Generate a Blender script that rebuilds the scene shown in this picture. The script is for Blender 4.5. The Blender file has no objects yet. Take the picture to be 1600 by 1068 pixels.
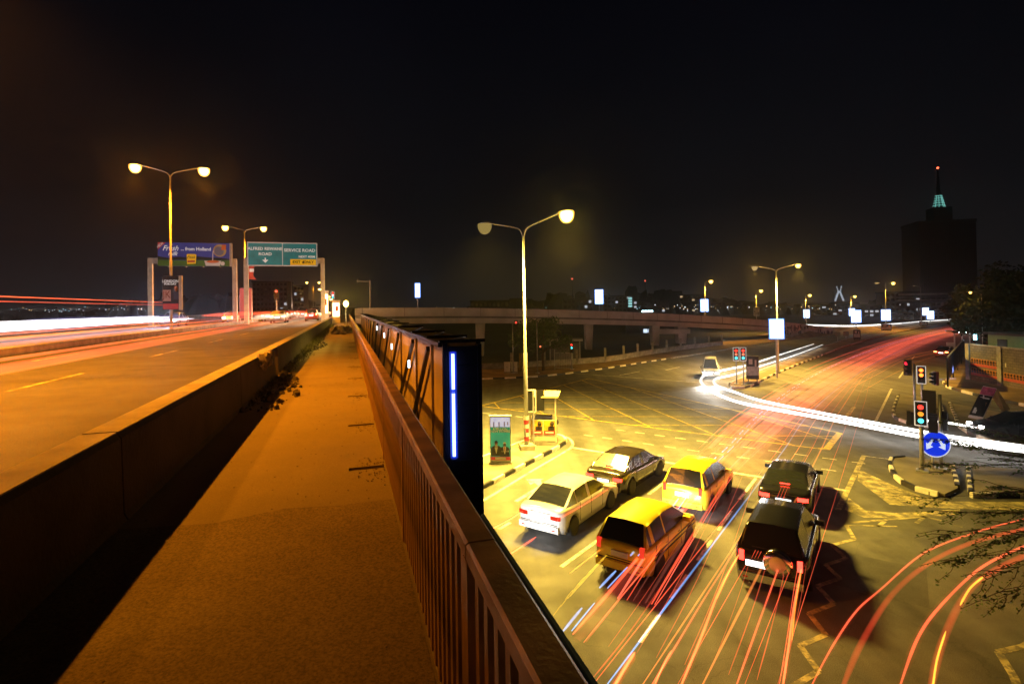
import bpy, bmesh, math, random
from mathutils import Vector, Matrix
random.seed(11)
C = bpy.context.scene.collection
SC = bpy.context.scene
R = math.radians
PI = math.pi

# ------------------------------------------------------------------ camera
FPX = 850.0; CAMH = 7.7; PITCH = R(.7); ROLL = R(-.9); SHIFT = -.0409
cam = bpy.data.cameras.new('camera'); camo = bpy.data.objects.new('camera', cam); C.objects.link(camo)
cam.sensor_width = 36; cam.lens = 36 * FPX / 1600; cam.shift_y = SHIFT
cam.clip_start = .1; cam.clip_end = 6000
CM = Matrix.Rotation(PI / 2 + PITCH, 3, 'X') @ Matrix.Rotation(ROLL, 3, 'Z')
camo.matrix_world = Matrix.Translation((0, 0, CAMH)) @ CM.to_4x4()
SC.camera = camo

# ------------------------------------------------------------------ world (night sky)
W = bpy.data.worlds.new('World'); SC.world = W; W.use_nodes = True
nt = W.node_tree; nt.nodes.clear()
wo = nt.nodes.new('ShaderNodeOutputWorld')
sky = nt.nodes.new('ShaderNodeTexSky'); sky.sky_type = 'NISHITA'; sky.sun_disc = False
sky.sun_elevation = R(-4); sky.sun_rotation = R(70); sky.air_density = 1; sky.dust_density = 2
bg1 = nt.nodes.new('ShaderNodeBackground'); bg1.inputs[1].default_value = .004
nt.links.new(sky.outputs[0], bg1.inputs[0])
tc = nt.nodes.new('ShaderNodeTexCoord'); sp = nt.nodes.new('ShaderNodeSeparateXYZ'); nt.links.new(tc.outputs['Generated'], sp.inputs[0])
cr = nt.nodes.new('ShaderNodeValToRGB'); nt.links.new(sp.outputs[2], cr.inputs[0])
cr.color_ramp.elements[0].position = 0; cr.color_ramp.elements[0].color = (.0125, .0120, .0128, 1)
cr.color_ramp.elements[1].position = .55; cr.color_ramp.elements[1].color = (.0009, .0010, .0024, 1)
e = cr.color_ramp.elements.new(.18); e.color = (.0040, .0041, .0052, 1)
nz = nt.nodes.new('ShaderNodeTexNoise'); nz.inputs['Scale'].default_value = 2.2; nz.inputs['Detail'].default_value = 5
nt.links.new(tc.outputs['Generated'], nz.inputs[0])
mr = nt.nodes.new('ShaderNodeMapRange'); mr.inputs[1].default_value = .3; mr.inputs[2].default_value = .75; mr.inputs[3].default_value = .75; mr.inputs[4].default_value = 1.3
nt.links.new(nz.outputs[0], mr.inputs[0])
bg2 = nt.nodes.new('ShaderNodeBackground'); nt.links.new(cr.outputs[0], bg2.inputs[0]); nt.links.new(mr.outputs[0], bg2.inputs[1])
ad = nt.nodes.new('ShaderNodeAddShader'); nt.links.new(bg1.outputs[0], ad.inputs[0]); nt.links.new(bg2.outputs[0], ad.inputs[1])
nt.links.new(ad.outputs[0], wo.inputs[0])

# ------------------------------------------------------------------ moon-weak directional light, exposure, render
sl = bpy.data.lights.new('moonlight', 'SUN'); sl.energy = .004; sl.angle = R(.5); sl.color = (.8, .88, 1)
slo = bpy.data.objects.new('moonlight', sl); C.objects.link(slo); slo.rotation_euler = (R(50), 0, R(-60))
vs = SC.view_settings; vs.view_transform = 'Standard'; vs.look = 'None'; vs.gamma = 1; vs.use_curve_mapping = False; vs.exposure = 0
SC.display_settings.display_device = 'sRGB'
cy = SC.cycles
cy.max_bounces = 5; cy.diffuse_bounces = 2; cy.glossy_bounces = 3; cy.transmission_bounces = 4; cy.transparent_max_bounces = 48; cy.volume_bounces = 0
cy.use_denoising = True; cy.sample_clamp_indirect = 4; cy.use_light_tree = True
cy.caustics_reflective = False; cy.caustics_refractive = False; cy.blur_glossy = .5

# ================================================================== coordinates
def at(px, py, z=0.0):
    """world point of the plane at height z seen at photo pixel px,py (used to survey the place)"""
    d = CM @ Vector(((px - 800) / FPX, (534 - py) / FPX + SHIFT * 1600 / FPX, -1))
    t = (z - CAMH) / d.z
    return Vector((d.x * t, d.y * t, z))
def atd(px, py, Y):
    d = CM @ Vector(((px - 800) / FPX, (534 - py) / FPX + SHIFT * 1600 / FPX, -1))
    t = Y / d.y
    return Vector((d.x * t, Y, CAMH + d.z * t))
TH = R(-16.8954)
U = Vector((math.sin(TH), math.cos(TH), 0)); RT = Vector((math.cos(TH), -math.sin(TH), 0))
def B(d, s, z): return RT * d + U * s + Vector((0, 0, z))
RB = -TH
ZW = 5.75      # walkway level
ZR = 6.2       # bridge road level
LAZ = R(36)    # direction of the lower road at the junction

# ================================================================== materials
MT = {}
def mat(name, col, rough=.6, metal=0, var=0.0, vscale=3, bump=0, bscale=60, spec=.5, emis=None, estr=0, col2=None, detail=6, coat=0, wear=0):
    if name in MT: return MT[name]
    m = bpy.data.materials.new(name); m.use_nodes = True; MT[name] = m
    n = m.node_tree; b = n.nodes['Principled BSDF']
    b.inputs['Base Color'].default_value = (*col, 1); b.inputs['Roughness'].default_value = rough
    b.inputs['Metallic'].default_value = metal; b.inputs['Specular IOR Level'].default_value = spec
    if coat: b.inputs['Coat Weight'].default_value = coat; b.inputs['Coat Roughness'].default_value = .06
    t = n.nodes.new('ShaderNodeTexCoord')
    if var or col2:
        nz = n.nodes.new('ShaderNodeTexNoise'); nz.inputs['Scale'].default_value = vscale; nz.inputs['Detail'].default_value = detail
        n.links.new(t.outputs['Object'], nz.inputs[0])
        r = n.nodes.new('ShaderNodeValToRGB'); n.links.new(nz.outputs[0], r.inputs[0])
        c2 = col2 or tuple(min(1, c * (1 + var)) for c in col); c1 = col if col2 else tuple(c * (1 - var) for c in col)
        r.color_ramp.elements[0].position = .35; r.color_ramp.elements[0].color = (*c1, 1)
        r.color_ramp.elements[1].position = .65; r.color_ramp.elements[1].color = (*c2, 1)
        n.links.new(r.outputs[0], b.inputs['Base Color'])
    if wear:
        w1 = n.nodes.new('ShaderNodeTexNoise'); w1.inputs['Scale'].default_value = 2.6; w1.inputs['Detail'].default_value = 9; w1.inputs['Roughness'].default_value = .75; n.links.new(t.outputs['Object'], w1.inputs[0])
        wr_ = n.nodes.new('ShaderNodeMapRange'); wr_.inputs[1].default_value = .62 - wear * .22; wr_.inputs[2].default_value = .70 - wear * .2; wr_.inputs[3].default_value = 0; wr_.inputs[4].default_value = .85; n.links.new(w1.outputs[0], wr_.inputs[0])
        wm = n.nodes.new('ShaderNodeMixRGB'); n.links.new(wr_.outputs[0], wm.inputs[0]); wm.inputs[2].default_value = (.1, .098, .09, 1)
        src = b.inputs['Base Color'].links[0].from_socket if b.inputs['Base Color'].links else None
        if src: n.links.new(src, wm.inputs[1])
        n.links.new(wm.outputs[0], b.inputs['Base Color'])
    if bump:
        nb = n.nodes.new('ShaderNodeTexNoise'); nb.inputs['Scale'].default_value = bscale; nb.inputs['Detail'].default_value = 4
        n.links.new(t.outputs['Object'], nb.inputs[0])
        bp = n.nodes.new('ShaderNodeBump'); bp.inputs['Strength'].default_value = bump; bp.inputs['Distance'].default_value = .02
        n.links.new(nb.outputs[0], bp.inputs['Height']); n.links.new(bp.outputs[0], b.inputs['Normal'])
    if emis:
        b.inputs['Emission Color'].default_value = (*emis, 1); b.inputs['Emission Strength'].default_value = estr
    return m
def lamp(name, col, s, sample=True):
    if name in MT: return MT[name]
    m = bpy.data.materials.new(name); m.use_nodes = True; MT[name] = m
    n = m.node_tree; n.nodes.clear(); o = n.nodes.new('ShaderNodeOutputMaterial'); e = n.nodes.new('ShaderNodeEmission')
    e.inputs[0].default_value = (*col, 1); e.inputs[1].default_value = s; n.links.new(e.outputs[0], o.inputs[0])
    m.cycles.emission_sampling = 'AUTO' if sample else 'NONE'
    return m
def bowl(name, rim, s_rim, s_core, sample=True):  # hot core and gold rim paint the lamp's glare onto its bowl
    if name in MT: return MT[name]
    m = bpy.data.materials.new(name); m.use_nodes = True; MT[name] = m
    n = m.node_tree; n.nodes.clear(); o = n.nodes.new('ShaderNodeOutputMaterial'); e = n.nodes.new('ShaderNodeEmission'); e2 = n.nodes.new('ShaderNodeEmission')
    e.inputs[0].default_value = (*rim, 1); e.inputs[1].default_value = s_rim; e2.inputs[0].default_value = (1, .7, .14, 1); e2.inputs[1].default_value = s_core
    lw = n.nodes.new('ShaderNodeLayerWeight'); lw.inputs[0].default_value = .5; mp = n.nodes.new('ShaderNodeMapRange'); mp.inputs[1].default_value = .05; mp.inputs[2].default_value = .62; mp.inputs[3].default_value = 1; mp.inputs[4].default_value = 0; n.links.new(lw.outputs['Facing'], mp.inputs[0])
    mx = n.nodes.new('ShaderNodeMixShader'); n.links.new(mp.outputs[0], mx.inputs[0]); n.links.new(e.outputs[0], mx.inputs[1]); n.links.new(e2.outputs[0], mx.inputs[2]); n.links.new(mx.outputs[0], o.inputs[0])
    m.cycles.emission_sampling = 'AUTO' if sample else 'NONE'
    return m
def glow(name, col, s, power=1.5):
    """faintly luminous see-through streak: brightness follows the depth of light crossed"""
    if name in MT: return MT[name]
    m = bpy.data.materials.new(name); m.use_nodes = True; MT[name] = m
    n = m.node_tree; n.nodes.clear(); o = n.nodes.new('ShaderNodeOutputMaterial'); e = n.nodes.new('ShaderNodeEmission')
    e.inputs[0].default_value = (*col, 1)
    lw = n.nodes.new('ShaderNodeLayerWeight'); lw.inputs[0].default_value = .5
    sb = n.nodes.new('ShaderNodeMath'); sb.operation = 'SUBTRACT'; sb.inputs[0].default_value = 1; n.links.new(lw.outputs['Facing'], sb.inputs[1])
    pw = n.nodes.new('ShaderNodeMath'); pw.operation = 'POWER'; n.links.new(sb.outputs[0], pw.inputs[0]); pw.inputs[1].default_value = power
    t = n.nodes.new('ShaderNodeTexCoord'); nz = n.nodes.new('ShaderNodeTexNoise'); nz.inputs['Scale'].default_value = .35; nz.inputs['Detail'].default_value = 3
    n.links.new(t.outputs['Object'], nz.inputs[0])
    mr = n.nodes.new('ShaderNodeMapRange'); mr.inputs[1].default_value = .3; mr.inputs[2].default_value = .7; mr.inputs[3].default_value = .55; mr.inputs[4].default_value = 1.35
    n.links.new(nz.outputs[0], mr.inputs[0])
    m1 = n.nodes.new('ShaderNodeMath'); m1.operation = 'MULTIPLY'; n.links.new(pw.outputs[0], m1.inputs[0]); n.links.new(mr.outputs[0], m1.inputs[1])
    ml = n.nodes.new('ShaderNodeMath'); ml.operation = 'MULTIPLY'; n.links.new(m1.outputs[0], ml.inputs[0]); ml.inputs[1].default_value = s
    n.links.new(ml.outputs[0], e.inputs[1])
    tr = n.nodes.new('ShaderNodeBsdfTransparent'); ad = n.nodes.new('ShaderNodeAddShader')
    n.links.new(tr.outputs[0], ad.inputs[0]); n.links.new(e.outputs[0], ad.inputs[1]); n.links.new(ad.outputs[0], o.inputs[0])
    m.cycles.emission_sampling = 'NONE'
    return m

def asphalt(name, base, stain=1.0, tint=(1, 1, 1), streak=False, cracks=True, grain=1.0):
    m = bpy.data.materials.new(name); m.use_nodes = True; MT[name] = m
    n = m.node_tree; b = n.nodes['Principled BSDF']; t = n.nodes.new('ShaderNodeTexCoord')
    def noise(sc, det, rough=.5):
        x = n.nodes.new('ShaderNodeTexNoise'); x.inputs['Scale'].default_value = sc; x.inputs['Detail'].default_value = det; x.inputs['Roughness'].default_value = rough
        n.links.new(t.outputs['Object'], x.inputs[0]); return x.outputs[0]
    def rng(v, a, c, lo, hi):
        r = n.nodes.new('ShaderNodeMapRange'); r.inputs[1].default_value = a; r.inputs[2].default_value = c; r.inputs[3].default_value = lo; r.inputs[4].default_value = hi
        n.links.new(v, r.inputs[0]); return r.outputs[0]
    def mul(a, c):
        x = n.nodes.new('ShaderNodeMath'); x.operation = 'MULTIPLY'; n.links.new(a, x.inputs[0])
        if isinstance(c, float): x.inputs[1].default_value = c
        else: n.links.new(c, x.inputs[1])
        return x.outputs[0]
    big = rng(noise(.12, 5), .3, .7, 1 - .3 * stain, 1 + .3 * stain)
    mid = rng(noise(1.3, 7, .65), .3, .7, 1 - .22 * stain, 1 + .2 * stain)
    fine = rng(noise(55, 3, .7), .35, .65, 1 - .45 * grain, 1 + .5 * grain)
    vor = n.nodes.new('ShaderNodeTexVoronoi'); vor.feature = 'DISTANCE_TO_EDGE'; vor.inputs['Scale'].default_value = .22
    wn = n.nodes.new('ShaderNodeTexNoise'); wn.inputs['Scale'].default_value = 1.2; wn.inputs['Detail'].default_value = 5; n.links.new(t.outputs['Object'], wn.inputs[0])
    mx = n.nodes.new('ShaderNodeMixRGB'); mx.blend_type = 'ADD'; mx.inputs[0].default_value = .9; n.links.new(t.outputs['Object'], mx.inputs[1]); n.links.new(wn.outputs['Color'], mx.inputs[2])
    n.links.new(mx.outputs[0], vor.inputs['Vector'])
    crack = rng(vor.outputs['Distance'], 0, .004, .75 if cracks else 1, 1)
    oil = rng(noise(.55, 2), .64, .74, 1, .72)
    v = mul(mul(mul(mul(mul(big, mid), fine), crack), oil), 1.0)
    if streak:
        mp = n.nodes.new('ShaderNodeMapping'); mp.inputs['Rotation'].default_value = (0, 0, LAZ); mp.inputs['Scale'].default_value = (1.1, .045, 1)
        n.links.new(t.outputs['Object'], mp.inputs[0]); sn = n.nodes.new('ShaderNodeTexNoise'); sn.inputs['Scale'].default_value = 1.0; sn.inputs['Detail'].default_value = 4; n.links.new(mp.outputs[0], sn.inputs[0])
        v = mul(v, rng(sn.outputs[0], .32, .68, .72, 1.25))
    cc = n.nodes.new('ShaderNodeMixRGB'); cc.blend_type = 'MULTIPLY'; cc.inputs[0].default_value = 1
    cc.inputs[1].default_value = (base * tint[0], base * tint[1], base * tint[2], 1); n.links.new(v, cc.inputs[2]); n.links.new(cc.outputs[0], b.inputs['Base Color'])
    b.inputs['Specular IOR Level'].default_value = .3; rr = rng(noise(.8, 4), .3, .7, .6, .85); n.links.new(rr, b.inputs['Roughness'])
    bp = n.nodes.new('ShaderNodeBump'); bp.inputs['Strength'].default_value = .35; bp.inputs['Distance'].default_value = .012
    n.links.new(noise(70, 4, .7), bp.inputs['Height']); n.links.new(bp.outputs[0], b.inputs['Normal'])
    return m
M_road = asphalt('asphalt', .105, streak=True)
M_broad = asphalt('bridge_asphalt', .07, .9)
M_walk = asphalt('walkway_screed', .2, .35, (1, .84, .55), cracks=False, grain=.3); M_walk2 = asphalt('coarse_screed', .15, .7, (1, .8, .5), cracks=False, grain=1.0)
M_conc = mat('weathered_concrete', (.3, .28, .25), .85, var=.28, vscale=2.2, bump=.5, bscale=25)
M_barr = mat('shaded_barrier_concrete', (.035, .03, .025), .88, var=.35, vscale=1.6, bump=.5, bscale=22)  # face darkened to put the barrier's shade into its colour
M_concd = mat('dark_concrete', (.16, .155, .15), .9, var=.3, vscale=.6, bump=.4, bscale=12)
M_para = mat('flyover_concrete', (.5, .47, .46), .85, var=.18, vscale=.35, bump=.3, bscale=8)
M_pave = mat('pavement_slabs', (.2, .18, .14), .85, var=.3, vscale=.9, bump=.5, bscale=30)
M_soil = mat('sandy_soil', (.2, .13, .06), .95, var=.35, vscale=.5, bump=.7, bscale=14)
M_ground = mat('dark_earth', (.035, .035, .028), .95, var=.4, vscale=.05, bump=.4, bscale=2)
M_kw = mat('kerb_white', (.72, .7, .64), .7, var=.15, vscale=5, bump=.3)
M_kb = mat('kerb_black', (.02, .02, .02), .6, var=.3, vscale=5, bump=.3)
M_wp = mat('road_paint', (.62, .6, .52), .6, wear=.5, var=.14, vscale=6, bump=.2, bscale=50)
M_yp = mat('yellow_road_paint', (.55, .4, .04), .6, wear=.6, var=.22, vscale=7, bump=.2, bscale=50)
M_wornp = mat('worn_cream_paint', (.45, .4, .22), .7, wear=.75, var=.4, vscale=2.5, bump=.3, bscale=40)
M_rail = mat('painted_steel', (.44, .28, .12), .4, .2, var=.4, vscale=3.2, bump=.12, bscale=40)
M_galv = mat('galvanised_steel', (.45, .46, .47), .42, .6, var=.15, vscale=4)
M_cream = mat('cream_steel', (.68, .62, .48), .5, .1, var=.12, vscale=2)
M_dark = mat('dark_steel', (.018, .02, .025), .35, .5)
M_black = mat('black_plastic', (.012, .012, .013), .45)
M_sheet = mat('weathered_sheet', (.42, .36, .3), .6, .1, var=.2, vscale=1.2, bump=.15, bscale=9)
M_white = mat('white_gloss', (.75, .75, .74), .4, var=.06, vscale=3)
M_bark = mat('tree_bark', (.09, .06, .035), .9, var=.4, vscale=6, bump=.8, bscale=20)
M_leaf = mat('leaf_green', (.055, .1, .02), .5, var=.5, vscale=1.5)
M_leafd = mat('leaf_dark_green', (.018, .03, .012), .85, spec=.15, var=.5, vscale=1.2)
M_weed = mat('dry_weeds', (.11, .1, .03), .8, var=.5, vscale=4)
M_rubber = mat('tyre_rubber', (.015, .015, .015), .8)
M_rim = mat('alloy_rim', (.5, .5, .5), .3, .9)
M_glass = mat('car_glass', (.016, .019, .02), .2, 0, spec=.5)
M_chrome = mat('chrome_trim', (.6, .6, .6), .15, 1)
M_rock = mat('broken_concrete', (.1, .09, .075), .95, var=.4, vscale=4, bump=.8, bscale=20)

# ================================================================== mesh building
class MB:
    def __init__(s): s.v = []; s.f = []
    def add(s, vs, fs):
        o = len(s.v); s.v += [tuple(v) for v in vs]; s.f += [tuple(i + o for i in f) for f in fs]; return s
    def box(s, c, d, rz=0, mx=None):
        c = Vector(c); hx, hy, hz = d[0] / 2, d[1] / 2, d[2] / 2
        m = mx or Matrix.Rotation(rz, 3, 'Z')
        vs = [c + m @ Vector((x * hx, y * hy, z * hz)) for z in (-1, 1) for y in (-1, 1) for x in (-1, 1)]
        return s.add(vs, [(0, 2, 3, 1), (4, 5, 7, 6), (0, 1, 5, 4), (2, 6, 7, 3), (0, 4, 6, 2), (1, 3, 7, 5)])
    def bar(s, a, b, w, h=None):
        a, b = Vector(a), Vector(b); h = h or w; d = (b - a); L = d.length
        q = d.to_track_quat('Y', 'Z').to_matrix()
        return s.box((a + b) / 2, (w, L, h), mx=q)
    def tube(s, pts, r, n=8, caps=True, flat=1.0):
        pts = [Vector(p) for p in pts]; k = len(pts); vs = []; fs = []
        rs = r if isinstance(r, (list, tuple)) else [r] * k
        up = Vector((0, 0, 1))
        for i, p in enumerate(pts):
            d = (pts[min(i + 1, k - 1)] - pts[max(i - 1, 0)]).normalized()
            a = d.cross(up)
            if a.length < .05: a = d.cross(Vector((0, 1, 0)))
            a.normalize(); b = a.cross(d)
            for j in range(n):
                t = 2 * PI * j / n; vs.append(p + a * math.cos(t) * rs[i] + b * math.sin(t) * rs[i] * flat)
        for i in range(k - 1):
            for j in range(n):
                fs.append((i * n + j, i * n + (j + 1) % n, (i + 1) * n + (j + 1) % n, (i + 1) * n + j))
        if caps: fs += [tuple(range(n))[::-1], tuple((k - 1) * n + j for j in range(n))]
        return s.add(vs, fs)
    def prism(s, poly, z0, z1):
        n = len(poly); vs = [(p[0], p[1], z0) for p in poly] + [(p[0], p[1], z1) for p in poly]
        return s.add(vs, [tuple(range(n))[::-1], tuple(range(n, 2 * n))] + [(i, (i + 1) % n, n + (i + 1) % n, n + i) for i in range(n)])
    def sheet(s, poly, z):
        return s.add([(p[0], p[1], z) for p in poly], [tuple(range(len(poly)))])
    def lathe(s, prof, n=16, c=(0, 0, 0), ax='Z'):
        vs = []; fs = []; k = len(prof)
        for r, z in prof:
            for j in range(n):
                t = 2 * PI * j / n; x, y = r * math.cos(t), r * math.sin(t)
                v = (x, y, z) if ax == 'Z' else ((z, x, y) if ax == 'X' else (x, -z, y))
                vs.append(Vector(v) + Vector(c))
        for i in range(k - 1):
            for j in range(n): fs.append((i * n + j, i * n + (j + 1) % n, (i + 1) * n + (j + 1) % n, (i + 1) * n + j))
        fs += [tuple(range(n))[::-1], tuple((k - 1) * n + j for j in range(n))]
        return s.add(vs, fs)
    def mesh(s, name, m, smooth=False):
        me = bpy.data.meshes.new(name); me.from_pydata([tuple(v) for v in s.v], [], s.f)
        bm = bmesh.new(); bm.from_mesh(me); bmesh.ops.recalc_face_normals(bm, faces=bm.faces); bm.to_mesh(me); bm.free()
        me.materials.append(m)
        if smooth:
            for p in me.polygons: p.use_smooth = True
        return me
    def build(s, name, m, parent=None, smooth=False, loc=None, kind=None):
        o = bpy.data.objects.new(name, s.mesh(name, m, smooth)); C.objects.link(o)
        if loc is not None: o.location = loc
        if parent: o.parent = parent
        if kind: o['kind'] = kind
        return o
def inst(name, me, parent=None, loc=(0, 0, 0), rz=0):
    o = bpy.data.objects.new(name, me); C.objects.link(o); o.location = loc; o.rotation_euler = (0, 0, rz)
    if parent: o.parent = parent
    return o
def tag(o, label=None, cat=None, group=None, kind=None):
    if label: o['label'] = label
    if cat: o['category'] = cat
    if group: o['group'] = group
    if kind: o['kind'] = kind
    return o
def thing(name, label, cat, loc=(0, 0, 0), rz=0, group=None):
    o = bpy.data.objects.new(name, None); C.objects.link(o); o.location = loc; o.rotation_euler = (0, 0, rz); o.empty_display_size = .2
    return tag(o, label, cat, group)
def copytree(o, parent=None):
    c = o.copy(); C.objects.link(c); c.parent = parent
    for ch in list(o.children): copytree(ch, c)
    return c
def text(s, size, m, parent, loc, name='lettering', rot=(PI / 2, 0, 0), align='CENTER', sx=1, bold=.0, ext=.004, shear=0):
    cu = bpy.data.curves.new(name, 'FONT'); cu.body = s; cu.size = size; cu.align_x = align; cu.align_y = 'CENTER'; cu.extrude = ext; cu.offset = bold; cu.shear = shear; cu.resolution_u = 2
    t = bpy.data.objects.new(name, cu); C.objects.link(t)
    me = bpy.data.meshes.new_from_object(t.evaluated_get(bpy.context.evaluated_depsgraph_get())); bpy.data.objects.remove(t)
    me.materials.clear(); me.materials.append(m)
    o = bpy.data.objects.new(name, me); C.objects.link(o); o.location = loc; o.rotation_euler = rot; o.scale = (sx, 1, 1)
    if parent: o.parent = parent
    return o
def smooth_path(pts, n=8):
    P = [Vector(p) for p in pts]; out = []
    for i in range(len(P) - 1):
        p0 = P[max(i - 1, 0)]; p1 = P[i]; p2 = P[i + 1]; p3 = P[min(i + 2, len(P) - 1)]
        for k in range(n):
            t = k / n
            out.append(.5 * ((2 * p1) + (p2 - p0) * t + (2 * p0 - 5 * p1 + 4 * p2 - p3) * t * t + (3 * p1 - p0 - 3 * p2 + p3) * t ** 3))
    out.append(P[-1]); return out
def resample(pts, step):
    out = [Vector(pts[0])]; acc = 0
    for a, b in zip(pts, pts[1:]):
        a, b = Vector(a), Vector(b); L = (b - a).length
        if L < 1e-6: continue
        t = step - acc
        while t <= L: out.append(a.lerp(b, t / L)); t += step
        acc = L - (t - step)
    return out

# ================================================================== ground and lower roads
g = MB(); g.sheet([(-2500, -300), (2500, -300), (2500, 4000), (-2500, 4000)], -.03); g.build('ground', M_ground, kind='structure')
rd = MB()
rd.sheet([(-60, -30), (70, -30), (82, 30), tuple(at(1512, 592).xy), tuple(at(1508, 545).xy), tuple(at(1545, 520).xy), tuple(at(1520, 496).xy),
          tuple(at(1300, 512).xy), tuple(at(1150, 540).xy), tuple(at(940, 574).xy), tuple(at(748, 590).xy), (-60, 66)], 0)
rd.build('road', M_road, kind='structure')

def kerb_stones(parent, pts, L=1.0, hh=.15, first=0, w=.16, closed=False, zz=0):
    P = resample(pts, L)
    key = 'kerb_stone_%.2f_%.2f' % (L, hh)
    ms = []
    for m in (M_kw, M_kb):
        k = key + m.name
        if k not in MT:
            b = MB(); b.prism([(-L / 2 + .008, -w / 2), (L / 2 - .008, -w / 2), (L / 2 - .008, w / 2), (-L / 2 + .008, w / 2)], 0, hh - .02)
            b.prism([(-L / 2 + .012, -w / 2 + .02), (L / 2 - .012, -w / 2 + .02), (L / 2 - .012, w / 2 - .02), (-L / 2 + .012, w / 2 - .02)], hh - .02, hh); MT[k] = b.mesh('kerb_stone', m)
        ms.append(MT[k])
    for i, (a, b) in enumerate(zip(P, P[1:])):
        d = b - a; o = inst('kerb_stone', ms[(i + first) % 2], parent, ((a + b) / 2), math.atan2(d.y, d.x)); o.location.z = zz
        o.rotation_euler.x = random.uniform(-.02, .02); o.location += Vector((random.uniform(-.012, .012), random.uniform(-.012, .012), random.uniform(-.006, .006)))

# far verge between the kerb and the fence, with black and white kerb
k1 = [at(x, y) for x, y in [(640, 598), (748, 593), (800, 591), (860, 587), (940, 577), (1010, 566), (1050, 560), (1100, 552), (1150, 544), (1240, 529), (1300, 519)]]
k1b = [at(x, y) for x, y in [(1290, 510), (1235, 517), (1150, 529), (1090, 538), (1000, 550), (940, 558), (870, 570), (800, 575), (740, 574), (640, 575)]]
verge = MB(); verge.prism([tuple(p.xy) for p in k1 + k1b], -.02, .12); vg = verge.build('pavement', M_soil, kind='structure')
kerb_stones(vg, smooth_path(k1[:7], 6), 1.25, .17)
plain = MB(); q = smooth_path(k1[6:], 6)
for a, b in zip(q, q[1:]): plain.bar(a + Vector((0, 0, .08)), b + Vector((0, 0, .08)), .18, .16)
plain.build('kerb', M_conc, vg)

# left-hand island under the first street lamp
isl = [at(x, y) for x, y in [(650, 812), (754, 763), (810, 733), (850, 712), (878, 697), (884, 690), (878, 684), (862, 682), (830, 688), (752, 718), (650, 760)]]
m = MB(); m.prism([tuple(p.xy) for p in isl], -.02, .13); il = m.build('traffic_island', M_pave, kind='structure')
kerb_stones(il, smooth_path(isl[:6], 5), .95, .17, 1)
jn = MB()
for t in (.25, .5, .75):
    a = isl[1].lerp(isl[4], t); b = isl[9].lerp(isl[8], t); jn.bar(a + Vector((0, 0, .134)), b + Vector((0, 0, .134)), .03, .006)
jn.build('paving_joint', M_concd, il)
kl = MB(); q = smooth_path(isl[5:10], 5)
for a, b in zip(q, q[1:]): kl.bar(a + Vector((0, 0, .08)), b + Vector((0, 0, .08)), .16, .17)
kl.build('kerb', M_kw, il)

# median strip between the carriageways, billboard posts stand on it
med_n = [at(x, y) for x, y in [(1143, 607), (1166, 606), (1195, 593), (1228, 578), (1290, 553), (1335, 537), (1400, 520), (1450, 511), (1490, 504)]]
med_f = [at(x, y) for x, y in [(1488, 502), (1440, 507), (1390, 514), (1335, 527), (1280, 545), (1210, 572), (1160, 592), (1140, 601)]]
m = MB(); m.prism([tuple(p.xy) for p in med_n + med_f], -.02, .14); md = m.build('median_strip', M_soil, kind='structure')
kerb_stones(md, smooth_path(med_n[:5], 6), 1.25, .2)
kl = MB(); q = smooth_path(med_n[4:], 6)
for a, b in zip(q, q[1:]): kl.bar(a + Vector((0, 0, .1)), b + Vector((0, 0, .1)), .18, .2)
q = smooth_path(med_f, 4)
for a, b in zip(q, q[1:]): kl.bar(a + Vector((0, 0, .1)), b + Vector((0, 0, .1)), .18, .2)
kl.build('kerb', M_conc, md)

# near right island with a sunken ramp through it
i2a = [at(x, y) for x, y in [(1412, 717), (1394, 718), (1391, 732), (1402, 750), (1425, 764), (1452, 773), (1476, 777)]]
i2 = [tuple(p.xy) for p in i2a] + [tuple(at(x, y).xy) for x, y in [(1497, 767), (1489, 731), (1460, 722)]]
m = MB(); m.prism(i2, -.02, .14); o2 = m.build('traffic_island', M_pave, kind='structure')
kerb_stones(o2, smooth_path(i2a, 5), .8, .2, 1)
kerb_stones(o2, [at(1489, 732), at(1497, 768)], .42, .2)
i2c = [at(x, y) for x, y in [(1513, 731), (1517, 777), (1560, 777), (1600, 777), (1700, 777)]]
m = MB(); m.prism([tuple(p.xy) for p in i2c] + [tuple(at(x, y).xy) for x, y in [(1700, 745), (1600, 738)]], -.02, .14); o3 = m.build('traffic_island', M_pave, kind='structure')
kerb_stones(o3, i2c[1:], .9, .2)
kerb_stones(o3, [at(1513, 733), at(1517, 777)], .42, .2)
# second right island further away
i3a = [at(x, y) for x, y in [(1404, 619), (1399, 632), (1395, 645), (1399, 655), (1420, 663), (1455, 669), (1478, 672)]]
m = MB(); m.prism([tuple(p.xy) for p in i3a] + [tuple(at(x, y).xy) for x, y in [(1476, 650), (1466, 628), (1440, 622)]], -.02, .14); o4 = m.build('traffic_island', M_pave, kind='structure')
kerb_stones(o4, i3a, .85, .2, 1)
kerb_stones(o4, [at(1468, 630), at(1479, 662)], .5, .2)
i3b = [at(x, y) for x, y in [(1484, 632), (1499, 668), (1530, 688), (1556, 698), (1640, 712)]]
m = MB(); m.prism([tuple(p.xy) for p in i3b] + [tuple(at(x, y).xy) for x, y in [(1690, 690), (1600, 655), (1530, 640)]], -.02, .14); o5 = m.build('traffic_island', M_pave, kind='structure')
kerb_stones(o5, i3b[:2], .5, .2)
kerb_stones(o5, i3b[1:], 1.6, .3)
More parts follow.
